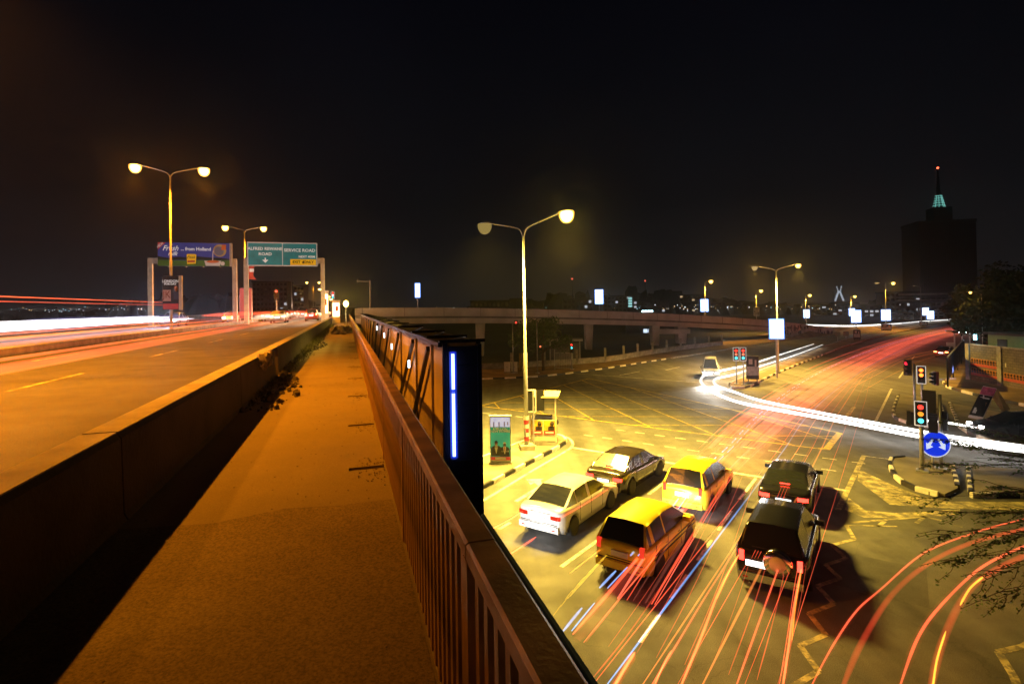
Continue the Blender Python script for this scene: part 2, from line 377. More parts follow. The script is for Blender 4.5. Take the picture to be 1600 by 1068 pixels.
# right pavement along the boundary wall
rv = [at(x, y) for x, y in [(1509, 560), (1492, 580), (1474, 598), (1481, 606), (1520, 617), (1560, 626), (1610, 637), (1720, 662)]]
m = MB(); m.prism([tuple(p.xy) for p in rv] + [tuple(at(x, y).xy) for x, y in [(1760, 590), (1640, 560), (1530, 545)]], -.02, .14); o6 = m.build('pavement', M_soil, kind='structure')
kerb_stones(o6, smooth_path(rv[2:], 5), 1.5, .22)

pt = MB()
for x, y, a_, b_ in ((1125, 775, 2.6, 3.4), (1020, 905, 2.2, 5), (1330, 890, 3.5, 2.4), (960, 655, 4, 2.5), (1240, 700, 2.2, 6)):
    c_ = at(x, y); pt.sheet([(c_.x + u_ * math.cos(LAZ) + v_ * math.sin(LAZ), c_.y - u_ * math.sin(LAZ) + v_ * math.cos(LAZ)) for u_, v_ in ((-a_ / 2, -b_ / 2), (a_ / 2, -b_ / 2), (a_ / 2, b_ / 2), (-a_ / 2, b_ / 2))], .003)
pt.build('asphalt_patch', asphalt('patch_asphalt', .08), kind='structure')
# ------------------------------------------------------------------ markings
ZM = .006
def stripe(mb, a, b, w, z=ZM):
    a, b = Vector(a), Vector(b); d = (b - a); n = Vector((-d.y, d.x, 0)).normalized() * w / 2
    mb.add([(p.x, p.y, z) for p in (a + n, b + n, b - n, a - n)], [(0, 1, 2, 3)])
def pstripe(mb, a, b, w, z=ZM): stripe(mb, at(*a), at(*b), w, z)
w = MB()
ed = smooth_path([at(x, y) for x, y in [(640, 845), (756, 781), (830, 736), (880, 707), (893, 698), (894, 690), (886, 683), (868, 680)]], 5)
for a, b in zip(ed, ed[1:]): stripe(w, a, b, .15)
w.build('edge_line', M_wp, kind='structure')
w = MB(); stripe(w, at(894, 699), at(1322, 766), .24, .010); w.build('stop_line', M_wp, kind='structure')
w = MB()
for a, b, wd in [((905, 752), (955, 721), .13), ((846, 789), (868, 775), .14), ((780, 826), (797, 816), .14), ((877, 885), (975, 814), .13), ((1013.7, 771.7), (1068, 730), .13),
              ((1017, 839), (1062, 794), .38), ((1155, 780), (1181, 747), .13), ((1122, 828), (1143, 798), .1), ((1090, 875), (1112, 843), .1), ((1048, 934), (1074, 897), .1), ((1000, 1003), (1030, 960), .1),
              ((700, 885), (740, 862), .13), ((1393, 607), (1368, 658), .16), ((1405, 590), (1412, 580), .14), ((1416, 573), (1421, 567), .14), ((1425, 561), (1429, 556), .14),
              ((930, 577), (962, 571), .15), ((968, 586), (1000, 580), .15), ((1040, 578), (1062, 573), .15), ((895, 583), (1100, 598), .14),
              ((978, 562), (985, 560), .12), ((1000, 558), (1010, 556), .12), ((1025, 553), (1036, 551), .12), ((1055, 548), (1066, 546), .12), ((1350, 712), (1398, 718), .1),
              ((752, 645), (765, 646), .1), ((772, 648), (784, 650), .1), ((806, 650), (818, 652), .1), ((1560, 640), (1600, 641), .08)]:
    pstripe(w, a, b, wd)
# pedestrian crossing: two rows of dashes
def dashes(p0, p1, L, gap, wd, mb):
    a, b = at(*p0), at(*p1); n = (b - a).length; t = 0; d = (b - a).normalized()
    while t < n: stripe(mb, a + d * t, a + d * min(n, t + L), wd); t += L + gap
dashes((912, 679), (1345, 741), .62, .62, .1, w)
dashes((963, 671), (1352, 724), .62, .62, .1, w)
w.build('lane_marking', M_wp, kind='structure')
w = MB(); pstripe(w, (1309, 797), (1350, 711), .2); pstripe(w, (1335, 635), (1322, 651), .25); w.build('lane_edge_line', M_wornp, kind='structure')
# turn arrows
def arrow(x, y, az_, flip):
    ar = [(-.09, 0), (.09, 0), (.09, 2.2), (-.35, 2.75), (-.35, 3.05), (-1.0, 2.6), (-.45, 2.0), (-.45, 2.35), (-.09, 2.05)]
    p = at(x, y); m = MB()
    m.sheet([(p.x + (a * math.cos(az_) + b * math.sin(az_)), p.y + (-a * math.sin(az_) + b * math.cos(az_))) for a, b in ar], ZM)
    return m.build('turn_arrow_marking', M_wp, kind='structure')
arrow(806, 783, R(31), 0); arrow(872, 805, R(34), 0)
# zigzag lines by the kerb
w = MB()
zz = [(1322, 820), (1335, 842), (1300, 851), (1322, 872), (1290, 882), (1313, 903), (1277, 915), (1303, 943), (1264, 958), (1290, 991), (1250, 1008), (1279, 1048), (1238, 1072), (1262, 1120)]
for a, b in zip(zz, zz[1:]): pstripe(w, a, b, .14)
pstripe(w, (1322, 820), (1402, 822), .1)
zz = [(1640, 985), (1600, 1009), (1560, 1018), (1584, 1056), (1600, 1100)]
for a, b in zip(zz, zz[1:]): pstripe(w, a, b, .16)
w.build('zigzag_marking', M_wornp, kind='structure')
w = MB()
w.sheet([at(x, y).xy for x, y in [(1342, 733), (1392, 756), (1440, 775), (1480, 783), (1640, 784), (1640, 798), (1480, 794), (1390, 788), (1340, 750)]], ZM)
w.sheet([at(x, y).xy for x, y in [(1326, 777), (1352, 797), (1400, 801), (1500, 795), (1500, 799), (1400, 809), (1350, 808), (1320, 796)]], ZM)
for a, b in [((1330, 816), (1500, 802)), ((1372, 822), (1382, 814)), ((1432, 817), (1446, 806)), ((1450, 808), (1471, 813)), ((1490, 820), (1504, 823))]: pstripe(w, a, b, .14)
w.build('hatched_marking', M_wornp, kind='structure')
# yellow box junction
w = MB()
pa, pb, pc, pd = at(750, 634), at(920, 591), at(1312, 676), at(1291, 702)
for a, b, wd in ((pa, pb, .16), (pb, pc, .14), (pa, pd, .14)): stripe(w, a, b, wd)
stripe(w, pc, pd, .34)
quad = [pa, pb, pc, pd]
def clip_line(p, d):
    hits = []
    for a, b in zip(quad, quad[1:] + quad[:1]):
        e_ = b - a; den = d.x * e_.y - d.y * e_.x
        if abs(den) < 1e-6: continue
        t = ((a.x - p.x) * e_.y - (a.y - p.y) * e_.x) / den; u_ = ((a.x - p.x) * d.y - (a.y - p.y) * d.x) / den
        if 0 <= u_ <= 1: hits.append(t)
    return (min(hits), max(hits)) if len(hits) >= 2 else None
cen = (pa + pb + pc + pd) / 4
for ang in (at(913, 654) - at(851.6, 616), at(895, 627) - at(852, 627)):
    d = ang.normalized(); nn = Vector((-d.y, d.x, 0))
    for i in range(-14, 15):
        p = cen + nn * i * 2.7; h = clip_line(p, d)
        if h and h[1] - h[0] > .4: stripe(w, p + d * h[0], p + d * h[1], .1, .010)
w.build('yellow_box_marking', M_yp, kind='structure')

# ================================================================== the bridge we stand on
S0, S1 = -14, 230
def bprism(mb, d0, d1, s0, s1, z0, z1):
    a = [B(d0, s0, 0).xy, B(d1, s0, 0).xy, B(d1, s1, 0).xy, B(d0, s1, 0).xy]; mb.prism(a, z0, z1); return mb
m = MB(); bprism(m, -23.5, -2.42, S0, S1, ZR - .9, ZR); br = m.build('bridge_road', M_broad, kind='structure')
m = MB(); bprism(m, -2.42, .6, S0, S1, ZW - .9, ZW - .12); m.build('bridge_deck', M_concd, kind='structure')
# walkway surface, with the drain slots cut out along the railing side
slots = [s for s in (6.95, 9.55, 12.75, 16.0, 19.2, 22.6, 26.0, 29.4, 32.8, 36.2, 39.6, 43, 46.4, 49.8, 53.2, 56.6, 60)]
m = MB(); bprism(m, -2.0, 0.0, S0, 62, ZW - .12, ZW)
prev = S0
for s_ in slots:
    bprism(m, 0.0, .42, prev, s_ - .06, ZW - .12, ZW); prev = s_ + .06
bprism(m, 0.0, .42, prev, 62, ZW - .12, ZW); bprism(m, .42, .6, S0, 62, ZW - .12, ZW)
bprism(m, -2.0, .6, 62, 150, ZW - .12, ZW)
wk = m.build('walkway', M_walk, kind='structure')
m = MB(); cut = [(-1.99, 5.75), (-1.2, 5.62), (-.6, 5.8), (-.05, 5.7)]
m.sheet([B(d, q, 0).xy for d, q in [(-1.99, S0)] + cut + [(-.05, S0)]], ZW + .004)
for q0_, q1_ in ((S0, 5.72),): m.sheet([B(-.05, q0_, 0).xy, B(-.05, q1_, 0).xy, B(.42, q1_, 0).xy, B(.42, q0_, 0).xy], ZW + .004)
m.build('walkway_patch', M_walk2, kind='structure')
m = MB(); bprism(m, .44, .54, S0, 150, ZW, ZW + .045); m.build('kerb', M_conc, wk)
# grit and gravel that has gathered beside the slots, weeds along the barrier
rg = random.Random(4)
m = MB()
for i in range(900):
    s_ = rg.choice(slots[:9]) + rg.gauss(-.1, .3); d = .1 + abs(rg.gauss(.22, .14))
    if d > .43 or abs(min(slots, key=lambda q_: abs(q_ - s_)) - s_) < .08: continue
    r = rg.uniform(.003, .009); m.box(B(d, s_, ZW + r * .5), (r * 2, r * 1.6, r * 1.3), rg.uniform(0, 3))
for i in range(600):
    s_ = 2.0 + rg.random() ** 1.5 * 22; d = rg.uniform(-1.95, .4)
    r = rg.uniform(.002, .007); m.box(B(d, s_, ZW + r * .5), (r * 2, r * 1.6, r * 1.3), rg.uniform(0, 3))
m.build('gravel', mat('grit', (.17, .14, .11), .9, var=.3, vscale=30), kind='stuff')['label'] = 'loose grit lying on the walkway'
m = MB()
for i in range(420):
    s_ = rg.uniform(11.5, 34); lim = -1.9 + .55 * max(0, math.sin((s_ - 9) * .35) + .5); d = rg.uniform(-1.97, max(-1.85, lim))
    r = rg.uniform(.015, .045) if rg.random() < .7 else rg.uniform(.04, .1); q = Matrix.Rotation(rg.uniform(0, 6), 3, (rg.random(), rg.random(), .4))
    m.box(B(d, s_, ZW + r * .35), (r * 1.6, r * 1.2, r * .9), mx=q)
m.build('rubble', mat('dark_rubble', (.05, .043, .035), .95, var=.4, vscale=4, bump=.8, bscale=20), kind='stuff')['label'] = 'broken concrete rubble heaped against the barrier foot'
m = MB()
for i in range(5200):
    s_ = 12 + rg.random() ** .8 * 58; d = -1.98 + abs(rg.gauss(0, .2)) * (1 if s_ > 24 else .7)
    h = rg.uniform(.04, .26) * (1.0 if s_ > 26 else .7); a = rg.uniform(0, PI); t = rg.uniform(-.1, .1)
    p = B(d, s_, ZW); dx = Vector((math.cos(a), math.sin(a), 0)) * .018
    m.add([p - dx, p + dx, p + Vector((t, t * .7, h))], [(0, 1, 2)])
m.build('weeds', M_weed, kind='stuff')['label'] = 'dry weeds growing along the foot of the barrier'
# barrier between walkway and bridge road: parapet cast in lengths
t = thing('concrete_barrier', 'long low concrete barrier between the bridge road and the footway', 'barrier', B(-2.2, 0, ZW - .1), RB)
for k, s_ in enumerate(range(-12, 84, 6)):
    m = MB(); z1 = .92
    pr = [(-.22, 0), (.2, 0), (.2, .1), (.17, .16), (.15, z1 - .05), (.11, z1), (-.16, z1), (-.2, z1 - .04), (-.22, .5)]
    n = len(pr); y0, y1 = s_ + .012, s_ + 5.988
    MB().box((-.025, (s_ + .02 + s_ + 5.98) / 2, z1 + .006), (.29, 5.96, .012)).build('lit_top', M_conc, t)  # cap left paler for the lamplit top above the darkened face
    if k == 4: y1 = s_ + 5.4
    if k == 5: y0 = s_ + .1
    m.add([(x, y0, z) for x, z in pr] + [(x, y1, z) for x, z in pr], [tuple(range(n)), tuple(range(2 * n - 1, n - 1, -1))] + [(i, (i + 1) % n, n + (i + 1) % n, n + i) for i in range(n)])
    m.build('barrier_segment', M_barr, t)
m = MB()
for i in range(26):
    r = rg.uniform(.03, .09); m.box((.17 + rg.uniform(-.02, .03), 15.2 + rg.uniform(-.9, 1.0), .92 - rg.uniform(0, .3)), (r, r * 2, r * 1.4), mx=Matrix.Rotation(rg.uniform(0, 3), 3, (1, .4, rg.random())))
m.build('broken_edge', M_conc, t)['kind'] = 'stuff'
m = MB(); m.box((0, 116, .45), (.4, 64, .9)); m.build('barrier_segment', M_conc, t)
# bridge markings
w = MB()
for s_ in [x * 8.05 + 14.6 for x in range(-3, 20)]:
    for d in (-6.35, -9.6): stripe(w, B(d, s_ - 1.6, 0), B(d, s_ + 1.6, 0), .12, ZR + ZM)
for d in (-2.85, -11.3): stripe(w, B(d, S0, 0), B(d, S1, 0), .1, ZR + ZM)
for d in (-16.2, -19.5):
    for s_ in range(0, 200, 8): stripe(w, B(d, s_, 0), B(d, s_ + 3, 0), .12, ZR + ZM)
w.build('lane_marking', M_wornp, kind='structure')
# median of the bridge and its far parapet
m = MB(); bprism(m, -12.6, -11.7, S0, S1, ZR, ZR + .28); m.build('bridge_median', M_conc, kind='structure')
t = thing('bridge_parapet', 'far grey parapet of the bridge behind the white light trails', 'barrier', B(-23.6, 0, ZR - .9), RB)
MB().box((0, 100, .85), (.3, 230, 1.7)).build('parapet_wall', M_concd, t)
MB().box((0, 100, 1.76), (.4, 230, .12)).build('coping', M_conc, t)

# ---- railing
DR = .49
t = thing('railing', 'brown painted steel railing with broad flat handrail and upright fins beside the footway', 'railing', B(DR, 0, ZW), RB)
HR = 1.04
bal = MB(); bal.box((0, 0, HR / 2), (.11, .022, HR - .09)); bal.box((-.055, 0, HR / 2), (.012, .05, HR - .1)); bm_ = bal.mesh('baluster', M_rail)
s_ = -2.0; cnt = 0; rest = MB(); posts = []
while s_ < 118:
    if abs((s_ - 2.08) / 2.6 - round((s_ - 2.08) / 2.6)) * 2.6 < .06: posts.append(s_)
    elif s_ > .6 and cnt < 299: inst('baluster', bm_, t, (0, s_, 0)); cnt += 1
    else: rest.box((0, s_, HR / 2), (.1, .03, HR - .09))
    s_ += .13 if s_ < 20 else .2
rest.build('baluster_row', M_rail, t, kind='stuff')
pm = MB().box((0, 0, HR / 2 - .03), (.13, .07, HR - .06)).mesh('post', M_rail)
for k in range(-1, 45): inst('post', pm, t, (0, 2.08 + 2.6 * k, 0))
L = 2.6
hrm = MB(); pr = [(-.062, 0), (-.062, .055), (-.05, .065), (.05, .065), (.062, .055), (.062, 0)]
n = 6; hrm.add([(x, .006, z) for x, z in pr] + [(x, L - .006, z) for x, z in pr], [tuple(range(n)), tuple(range(2 * n - 1, n - 1, -1))] + [(i, (i + 1) % n, n + (i + 1) % n, n + i) for i in range(n)])
hme = hrm.mesh('handrail', M_rail)
for k in range(-2, 45): inst('handrail', hme, t, (0, 2.08 + L * k, HR - .065))
MB().box((0, 58, .09), (.06, 120, .05)).build('bottom_rail', M_rail, t)
MB().tube([(.085, -1.5, HR - .03), (.085, 2.4, HR - .03)], .012, 6).build('blue_glint_strip', mat('blue_glint', (.05, .2, .5), .4), t)  # added strip paints the bluish glow reflected along the deck edge

# ---- billboard frame fixed outside the railing, lit tubes at its near end
t = thing('roadside_billboard', 'long orange lit back of a roadside billboard structure standing outside the railing', 'billboard', B(1.4, 0, 0), RB)
ZT = 7.12; seams = [8.05, 9.35, 11.6, 15.0, 18.6] + [18.6 + 3.5 * k for k in range(1, 12)]
for a, b in zip(seams, seams[1:]):
    m = MB(); z0 = 2.2
    m.box((.03, (a + b) / 2, (ZT + z0) / 2), (.03, b - a - .05, ZT - z0)); m.box((.0, a + .04, (ZT + z0) / 2), (.05, .05, ZT - z0))
    m.build('back_panel', M_sheet, t)
m = MB()
for a, b in zip(seams[1:], seams[2:]):
    m.bar((-.07, a + .05, ZT - .12), (-.07, b + 1.4, ZT - 2.6), .06, .09)
m.build('diagonal_brace', M_dark, t)
e_ = seams[-1]
m = MB()
for x in (-.08, .5):
    m.box((x, (8.05 + e_) / 2, ZT + .03), (.07, e_ - 8.05, .07)); m.box((x, (8.05 + e_) / 2, 4.4), (.07, e_ - 8.05, .07))
for k, s_ in enumerate(seams):
    m.box((.25, s_, ZT + .08), (.7, .05, .05))
    if k: m.bar((-.08, seams[k - 1], ZT + .06), (.58, s_, ZT + .06), .035)
m.build('top_truss', M_dark, t)
m = MB(); m.box((.48, (8.05 + e_) / 2, 4.2), (.05, e_ - 8.1, 5.9)); m.build('advert_face', M_dark, t)
m = MB(); m.box((.27, 8.03, 4.2), (.46, .05, 5.85)); m.box((.5, 8.02, 4.2), (.06, .1, 5.9)); m.box((-.02, 8.02, 4.2), (.07, .08, 5.95)); m.build('end_panel', M_dark, t)
for k in range(18):
    m = MB(); m.box((.34, 7.998, 1.6 + k * .3), (.4, .012, .02)); 
m = MB()
for k in range(20): m.box((.3, 7.998, 1.5 + k * .28), (.36, .014, .02))
m.build('panel_rib', M_dark, t)
tube_m = lamp('blue_tube', (.28, .42, 1), 5); tube_halo_m = glow('blue_tube_halo', (.02, .06, 1), .95, 2.0)  # second material paints the blue halo around the tubes as a glowing shell
for a, b in ((7.02, 6.5), (6.44, 5.52)):
    MB().tube([(.085, 7.93, a), (.085, 7.93, b)], .022, 10).build('fluorescent_tube', tube_m, t); MB().tube([(.085, 7.93, a + .03), (.085, 7.93, b - .03)], [.06, .06], 12).build('tube_halo', tube_halo_m, t, True)
    MB().tube([(.085, 7.93, a + .02), (.085, 7.93, a)], .025, 8).build('tube_cap', M_white, t)
for k, (s_, z) in enumerate(((12.2, 6.55), (17.0, 6.62), (20.5, 6.8), (25.5, 6.9))):
    MB().tube([(-.1, s_, z), (-.1, s_, z - .16)], .02, 8).build('fluorescent_tube', lamp('white_tube', (.75, .9, 1), 8), t)
# legs of the frame
m = MB()
for s_ in (9.0, 22, 36, 50): m.box((.3, s_, 1.2), (.3, .3, 2.4))
m.build('leg', M_dark, t)

# ================================================================== street lamps
SOD = (1, .29, .006); YEL = (1, .64, .09)
L_sod = bowl('sodium_lens', (1, .34, .02), 1.5, 11); L_yel = bowl('yellow_lens', (1, .5, .02), 1.6, 14); L_far = bowl('far_sodium_lens', (1, .36, .02), 1.4, 7, False); L_dimy = lamp('yellow_lens_dim', (1, .7, .2), .3); L_dim = lamp('dim_lens', (.6, .4, .15), .9, False)
def street_lamp(label, p, rz, H, arms, rise=.9, group='street lamps', near=False, pole_r=.1, reach=2.3, lens_scale=1, name='street_lamp', cone=R(146), soft=.15):
    """arms: list of (side, lit, power, colour, lens material)"""
    t = thing(name, label, 'street lamp', p, rz, group)
    n = 12 if near else 8
    MB().tube([(0, 0, 0), (0, 0, H * .45), (0, 0, H * .45 + .05), (0, 0, H)], [pole_r, pole_r * .85, pole_r * .62, pole_r * .5], n).build('pole', M_galv, t, True)
    if near:
        m = MB(); m.box((0, 0, .03), (.4, .4, .05)); 
        for x in (-.15, .15):
            for y in (-.15, .15): m.box((x, y, .08), (.05, .05, .06))
        m.build('base_plate', M_galv, t); MB().box((0, -pole_r - .005, .9), (.12, .03, .35)).build('access_door', M_galv, t)
    for side, lit, pw, col, lm in arms:
        pts = [(0, 0, H - .1), (side * .12, 0, H + rise * .25), (side * .4, 0, H + rise * .5), (side * reach * .6, 0, H + rise * .8), (side * reach * .9, 0, H + rise)]
        MB().tube(smooth_path(pts, 4), pole_r * .38, 6).build('arm', M_galv, t, True)
        hz = H + rise + .02; m = MB(); s = side
        L_ = .78
        pr = [(0, .05, .05), (.12, .1, .08), (.35, .17, .12), (.6, .16, .1), (L_, .06, .03)]
        vs = []; fs = []
        for x, hw, hh in pr:
            for a in range(8):
                th = 2 * PI * a / 8; vs.append((s * (reach * .88 + x), hw * math.cos(th), hz + max(-.02, hh * math.sin(th))))
        for i in range(len(pr) - 1):
            for a in range(8): fs.append((i * 8 + a, i * 8 + (a + 1) % 8, (i + 1) * 8 + (a + 1) % 8, (i + 1) * 8 + a))
        fs += [tuple(range(8)), tuple(range((len(pr) - 1) * 8, len(pr) * 8))]
        m.add(vs, fs); hd = m.build('lamp_head', M_galv, t, True)
        k = lens_scale; cx = s * (reach * .88 + .42)  # lens enlarged to imitate the glare around the lamp
        lens = MB(); lens.lathe([(.02 * k, -.21 * k), (.08 * k, -.195 * k), (.13 * k, -.15 * k), (.16 * k, -.09 * k), (.165 * k, -.02), (.12 * k, -.012)], 18)
        lo = lens.build('lens', lm, hd, True, (cx, 0, hz - .015)); lo.scale = (1.08, 1, 1.25) if lit else (1.3, 1, .6)
        if lit and pw:
            # cut-off lantern: most light goes down in a wide cone, a little spills sideways
            ld = bpy.data.lights.new('lamp_light', 'SPOT'); ld.energy = pw; ld.color = col; ld.shadow_soft_size = soft; ld.spot_size = cone; ld.spot_blend = .6
            l = bpy.data.objects.new('lamp_light', ld); C.objects.link(l); l.parent = t; l.location = (cx, 0, hz - .24 * k - .14)
            ld = bpy.data.lights.new('lamp_spill', 'POINT'); ld.energy = min(400, pw * .05) if pw < 28000 or pw > 40000 else 30; ld.color = col; ld.shadow_soft_size = .12
            l = bpy.data.objects.new('lamp_spill', ld); C.objects.link(l); l.parent = t; l.location = (cx, 0, hz - .24 * k - .14)
    return t
ZL = ZR + .28
bl = [(44.6, 1, 1, 'nearest twin sodium street lamp on the bridge median, black JK board on its pole'),
      (74.5, 1, 1, 'second twin street lamp on the bridge median, red banner on its pole'),
      (14.9, 1, 1, 'twin sodium lamp on the bridge median nearest the camera, out of frame left'),
      (134, 0, 0, 'unlit twin street lamp seen under the green road sign'),
      (218, 1, 1, 'far lit twin street lamp low over the bridge traffic')]
for s_, a, b, lb in bl:
    pw = 30000 if s_ < 20 else 12000
    if s_ > 100: pw = 0 if not a else 5000
    lm = L_sod if a else L_dim
    street_lamp(lb, B(-12.1, s_, ZL), RB, 11.0, [(-1, a, pw, SOD, lm), (1, b, pw, SOD, lm)], .7, 'street lamps along the bridge', pole_r=.11, reach=2.0, cone=R(120) if s_ < 20 else R(140), lens_scale=2.3 if s_ < 200 else 2.6)
for k, (px, py, Y) in enumerate(((493, 451, 290), (503, 458, 350), (508, 463, 400), (512, 467, 440))):
    p = atd(px, py, Y); street_lamp(['far lamp just right of the twin lamp over the bridge traffic', 'far lamp over the bridge traffic, touching the gantry post', 'very small far lamp above the white kiosk', 'smallest of the far lamps above the white kiosk'][k], (p.x, p.y, ZR), RB, p.z - ZR - .6, [(1, 0, 0, SOD, lamp('distant_lens', (1, .6, .12), 22, False))], .5, 'street lamps along the bridge', pole_r=.1, lens_scale=5)
# small bollard lamp at the far end of the footway
p = B(-.1, 66, ZW)
t = thing('path_lamp', 'small glowing amber lamp post at the far end of the footway', 'lamp', p, RB)
MB().tube([(0, 0, 0), (0, 0, 2.2)], .04, 8).build('pole', M_galv, t)
MB().lathe([(.02, 2.2), (.22, 2.35), (.3, 2.6), (.2, 2.85), (.02, 2.95)], 12).build('globe', lamp('amber_globe', (1, .66, .12), 22), t, True)
ld = bpy.data.lights.new('lamp_light', 'POINT'); ld.energy = 900; ld.color = (1, .62, .04); ld.shadow_soft_size = .3
l = bpy.data.objects.new('lamp_light', ld); C.objects.link(l); l.parent = t; l.location = (0, -.5, 2.9)
# roadside lamp whose pool lights the weeds by the barrier
# junction lamps
p1 = at(823, 701, .13); street_lamp('tall twin arm street lamp on the left traffic island, right head glaring yellow', p1, R(-40), 11.3, [(-1, 1, 30000, YEL, L_dimy), (1, 1, 56000, YEL, L_yel)], 1.0, cone=R(134), soft=1.1, near=True, pole_r=.12, reach=2.7, lens_scale=2.3, group='street lamps around the junction')
p2 = at(1216, 581, .14); street_lamp('twin arm street lamp on the median above the large bright light box', p2, R(-38), 10.9, [(-1, 1, 20000, (1, .55, .08), L_dim), (1, 1, 27000, (1, .6, .09), L_far)], .7, near=True, pole_r=.13, reach=2.0, lens_scale=1.7, group='street lamps around the junction')
far_l = [  # label, px lamp, py lamp, px pole, Y, base z, side
 ('single arm street lamp on the flyover above the left one of the lit light boxes', 1104, 438, 1101, 112, 5.2, 1),
 ('street lamp on the flyover over the unlit poster panel', 1185, 453, 1181, 135, 4.0, 1),
 ('street lamp above a small light box at the flyover foot', 1262, 460, 1258, 150, 2.5, 1),
 ('street lamp behind the pair of overlapping light boxes', 1333, 462, 1329, 165, 0.4, 1),
 ('tall street lamp left of the dark office tower', 1397, 441, 1383, 138, .14, 1),
 ]
for lb, x, y, xp, Y, zb, sd in far_l:
    a = atd(x, y, Y); b = atd(xp, y, Y); r_ = max(1.0, abs(a.x - b.x) - .4)
    street_lamp(lb, (b.x, b.y, zb), 0, a.z - zb - .5, [(sd, 1, 14000, (1, .5, .05), L_far)] + ([(-1, 0, 0, SOD, L_dim)] if x == 1397 else []), .5, pole_r=.11, reach=r_, lens_scale=2.6, group='street lamps around the junction')
a = atd(1513, 449, 60); b = atd(1519, 449, 60)
street_lamp('small amber street lamp glowing at the left edge of the dark trees', (b.x + 1, 60, .12), 0, a.z - .9, [(-1, 1, 900, (1, .45, .04), L_far)], .3, pole_r=.05, reach=.9, lens_scale=.9, group='street lamps around the junction')
p = at(1440, 512, .14); street_lamp('unlit slim street lamp pole before the office tower podium', (p.x, p.y, .14), 0, 11, [(-1, 0, 0, SOD, L_dim)], .5, pole_r=.11, reach=1.6, group='street lamps around the junction')

# ================================================================== light boxes (backlit adverts on poles)
LB = lamp('lightbox_face', (.6, .78, 1), 4.5); LBE = lamp('lightbox_halo', (.1, .28, 1), 1.5)  # blue edge strips carry the halo painted around each lit face
def light_box(label, px0, px1, py0, py1, Y, zb, depth=.35, lit=True, power=0, stripe_side=False):
    a = atd(px0, py0, Y); b = atd(px1, py1, Y); cx = (a.x + b.x) / 2; W_ = abs(b.x - a.x); H_ = abs(a.z - b.z); cz = (a.z + b.z) / 2
    t = thing('light_box', label, 'light box', (cx, Y, zb), -math.atan2(cx, Y) * .6, 'backlit advertising boxes')
    MB().tube([(0, .1, 0), (0, .1, cz - zb - H_ / 2)], .09, 8).build('pole', M_galv, t)
    fr = MB(); w_ = .07
    fr.box((0, .03, cz - zb), (W_ + .1, depth - .06, H_ + .1)); fr.build('casing', M_galv, t)
    if lit:
        ew = .05 * H_
        for xx, zz_, dx_, dz_ in ((-W_ / 2 - ew / 2, 0, ew, H_ + 2 * ew), (W_ / 2 + ew / 2, 0, ew, H_ + 2 * ew), (0, H_ / 2 + ew / 2, W_, ew), (0, -H_ / 2 - ew / 2, W_, ew)): MB().box((xx, -depth / 2 + .06, cz - zb + zz_), (dx_, .08, dz_)).build('halo_edge', LBE, t)
    f = MB().box((0, -depth / 2 + .01, cz - zb), (W_, .03, H_)).build('lit_face' if lit else 'poster_face', LB if lit else mat('poster_dim', (.25, .25, .24), .6, var=.7, vscale=2), t)
    if lit:
        m = MB(); 
        for k in (-.36, .0, .33): m.box((random.uniform(-.08, .08) * W_, -depth / 2 - .012, cz - zb + k * H_), (W_ * random.uniform(.3, .7), .01, H_ * .06))
        for _i in range(0, len(m.v), 8): MB().add(m.v[_i:_i + 8], m.f[:6]).build('printed_line', lamp('lightbox_print', (.45, .62, 1), 3.2, False), t)
    return t
light_box('largest bright white light box, on the street lamp pole of the median', 1203, 1223, 499, 528, 54.6, .14)
light_box('tall white light box standing alone beyond the flyover, left of the office block', 930, 942, 453, 474, 118, 5)
light_box('narrow light box seen edge-on beyond the flyover at far left', 649, 656, 443, 464, 95, 5.5)
light_box('white light box under the single arm lamp on the flyover', 1095, 1106, 468, 486, 112.4, 4.6)
light_box('small white light box at the foot of the flyover', 1256, 1264, 484, 496, 151, 1.5)
light_box('smaller rear box of the overlapping pair of light boxes', 1327, 1335, 482, 493, 172, .3)
light_box('larger front box of the overlapping pair of light boxes', 1331, 1344, 485, 503, 128, .14)
light_box('white light box between the overlapping pair and the office tower', 1378, 1390, 484, 500, 140, .14)
light_box('left rear one of the two small light boxes before the office tower', 1442, 1450, 481, 492, 190, .2)
light_box('right front one of the two small light boxes before the office tower', 1449, 1458, 486, 498, 165, .2)
light_box('unlit poster panel on the flyover lamp post', 1178, 1186, 480, 493, 134, 3, lit=False)
for (x, y, Y, e) in ((1213, 560, 52.5, 320), (1337, 515, 120, 500), (1384, 505, 132, 400), (1450, 500, 160, 400)):
    pass
# small poster boards at the foot of the median poles
def foot_board(label, px, py0, py1, wpx, Y=None, green=False):
    base = at(px, py1, .14); Y = base.y; a = atd(px - wpx / 2, py0, Y); b = atd(px + wpx / 2, py1, Y)
    t = thing('poster_board', label, 'poster board', base, -math.atan2(base.x, base.y) * .7)
    W_ = b.x - a.x; H_ = a.z - .14
    MB().box((0, 0, H_ * .55), (W_, .25, H_ * .9)).build('board', M_dark, t)
    MB().box((0, -.14, H_ * .42), (W_ * .9, .02, H_ * .35)).build('poster', mat('poster_grey', (.42, .4, .42), .6, var=.3, vscale=3), t)
    m = MB(); m.box((-W_ * .15, -.14, H_ * .78), (W_ * .3, .02, H_ * .2)); m.box((W_ * .25, -.14, H_ * .72), (W_ * .14, .02, H_ * .26)); m.build('poster_figure', mat('poster_pale', (.5, .42, .4), .6), t)
    for x in (-W_ * .35, W_ * .35): MB().box((x, 0, H_ * .06), (.08, .2, H_ * .12)).build('foot', M_dark, t)
    return t
foot_board('large worn poster board on the median nose beside the twin red signals', 1176, 556, 596, 19)
foot_board('small black and white poster board below the pair of light boxes', 1339, 515, 531, 10)
foot_board('dark poster board on the median left of the office tower light box', 1385, 506, 517, 14)
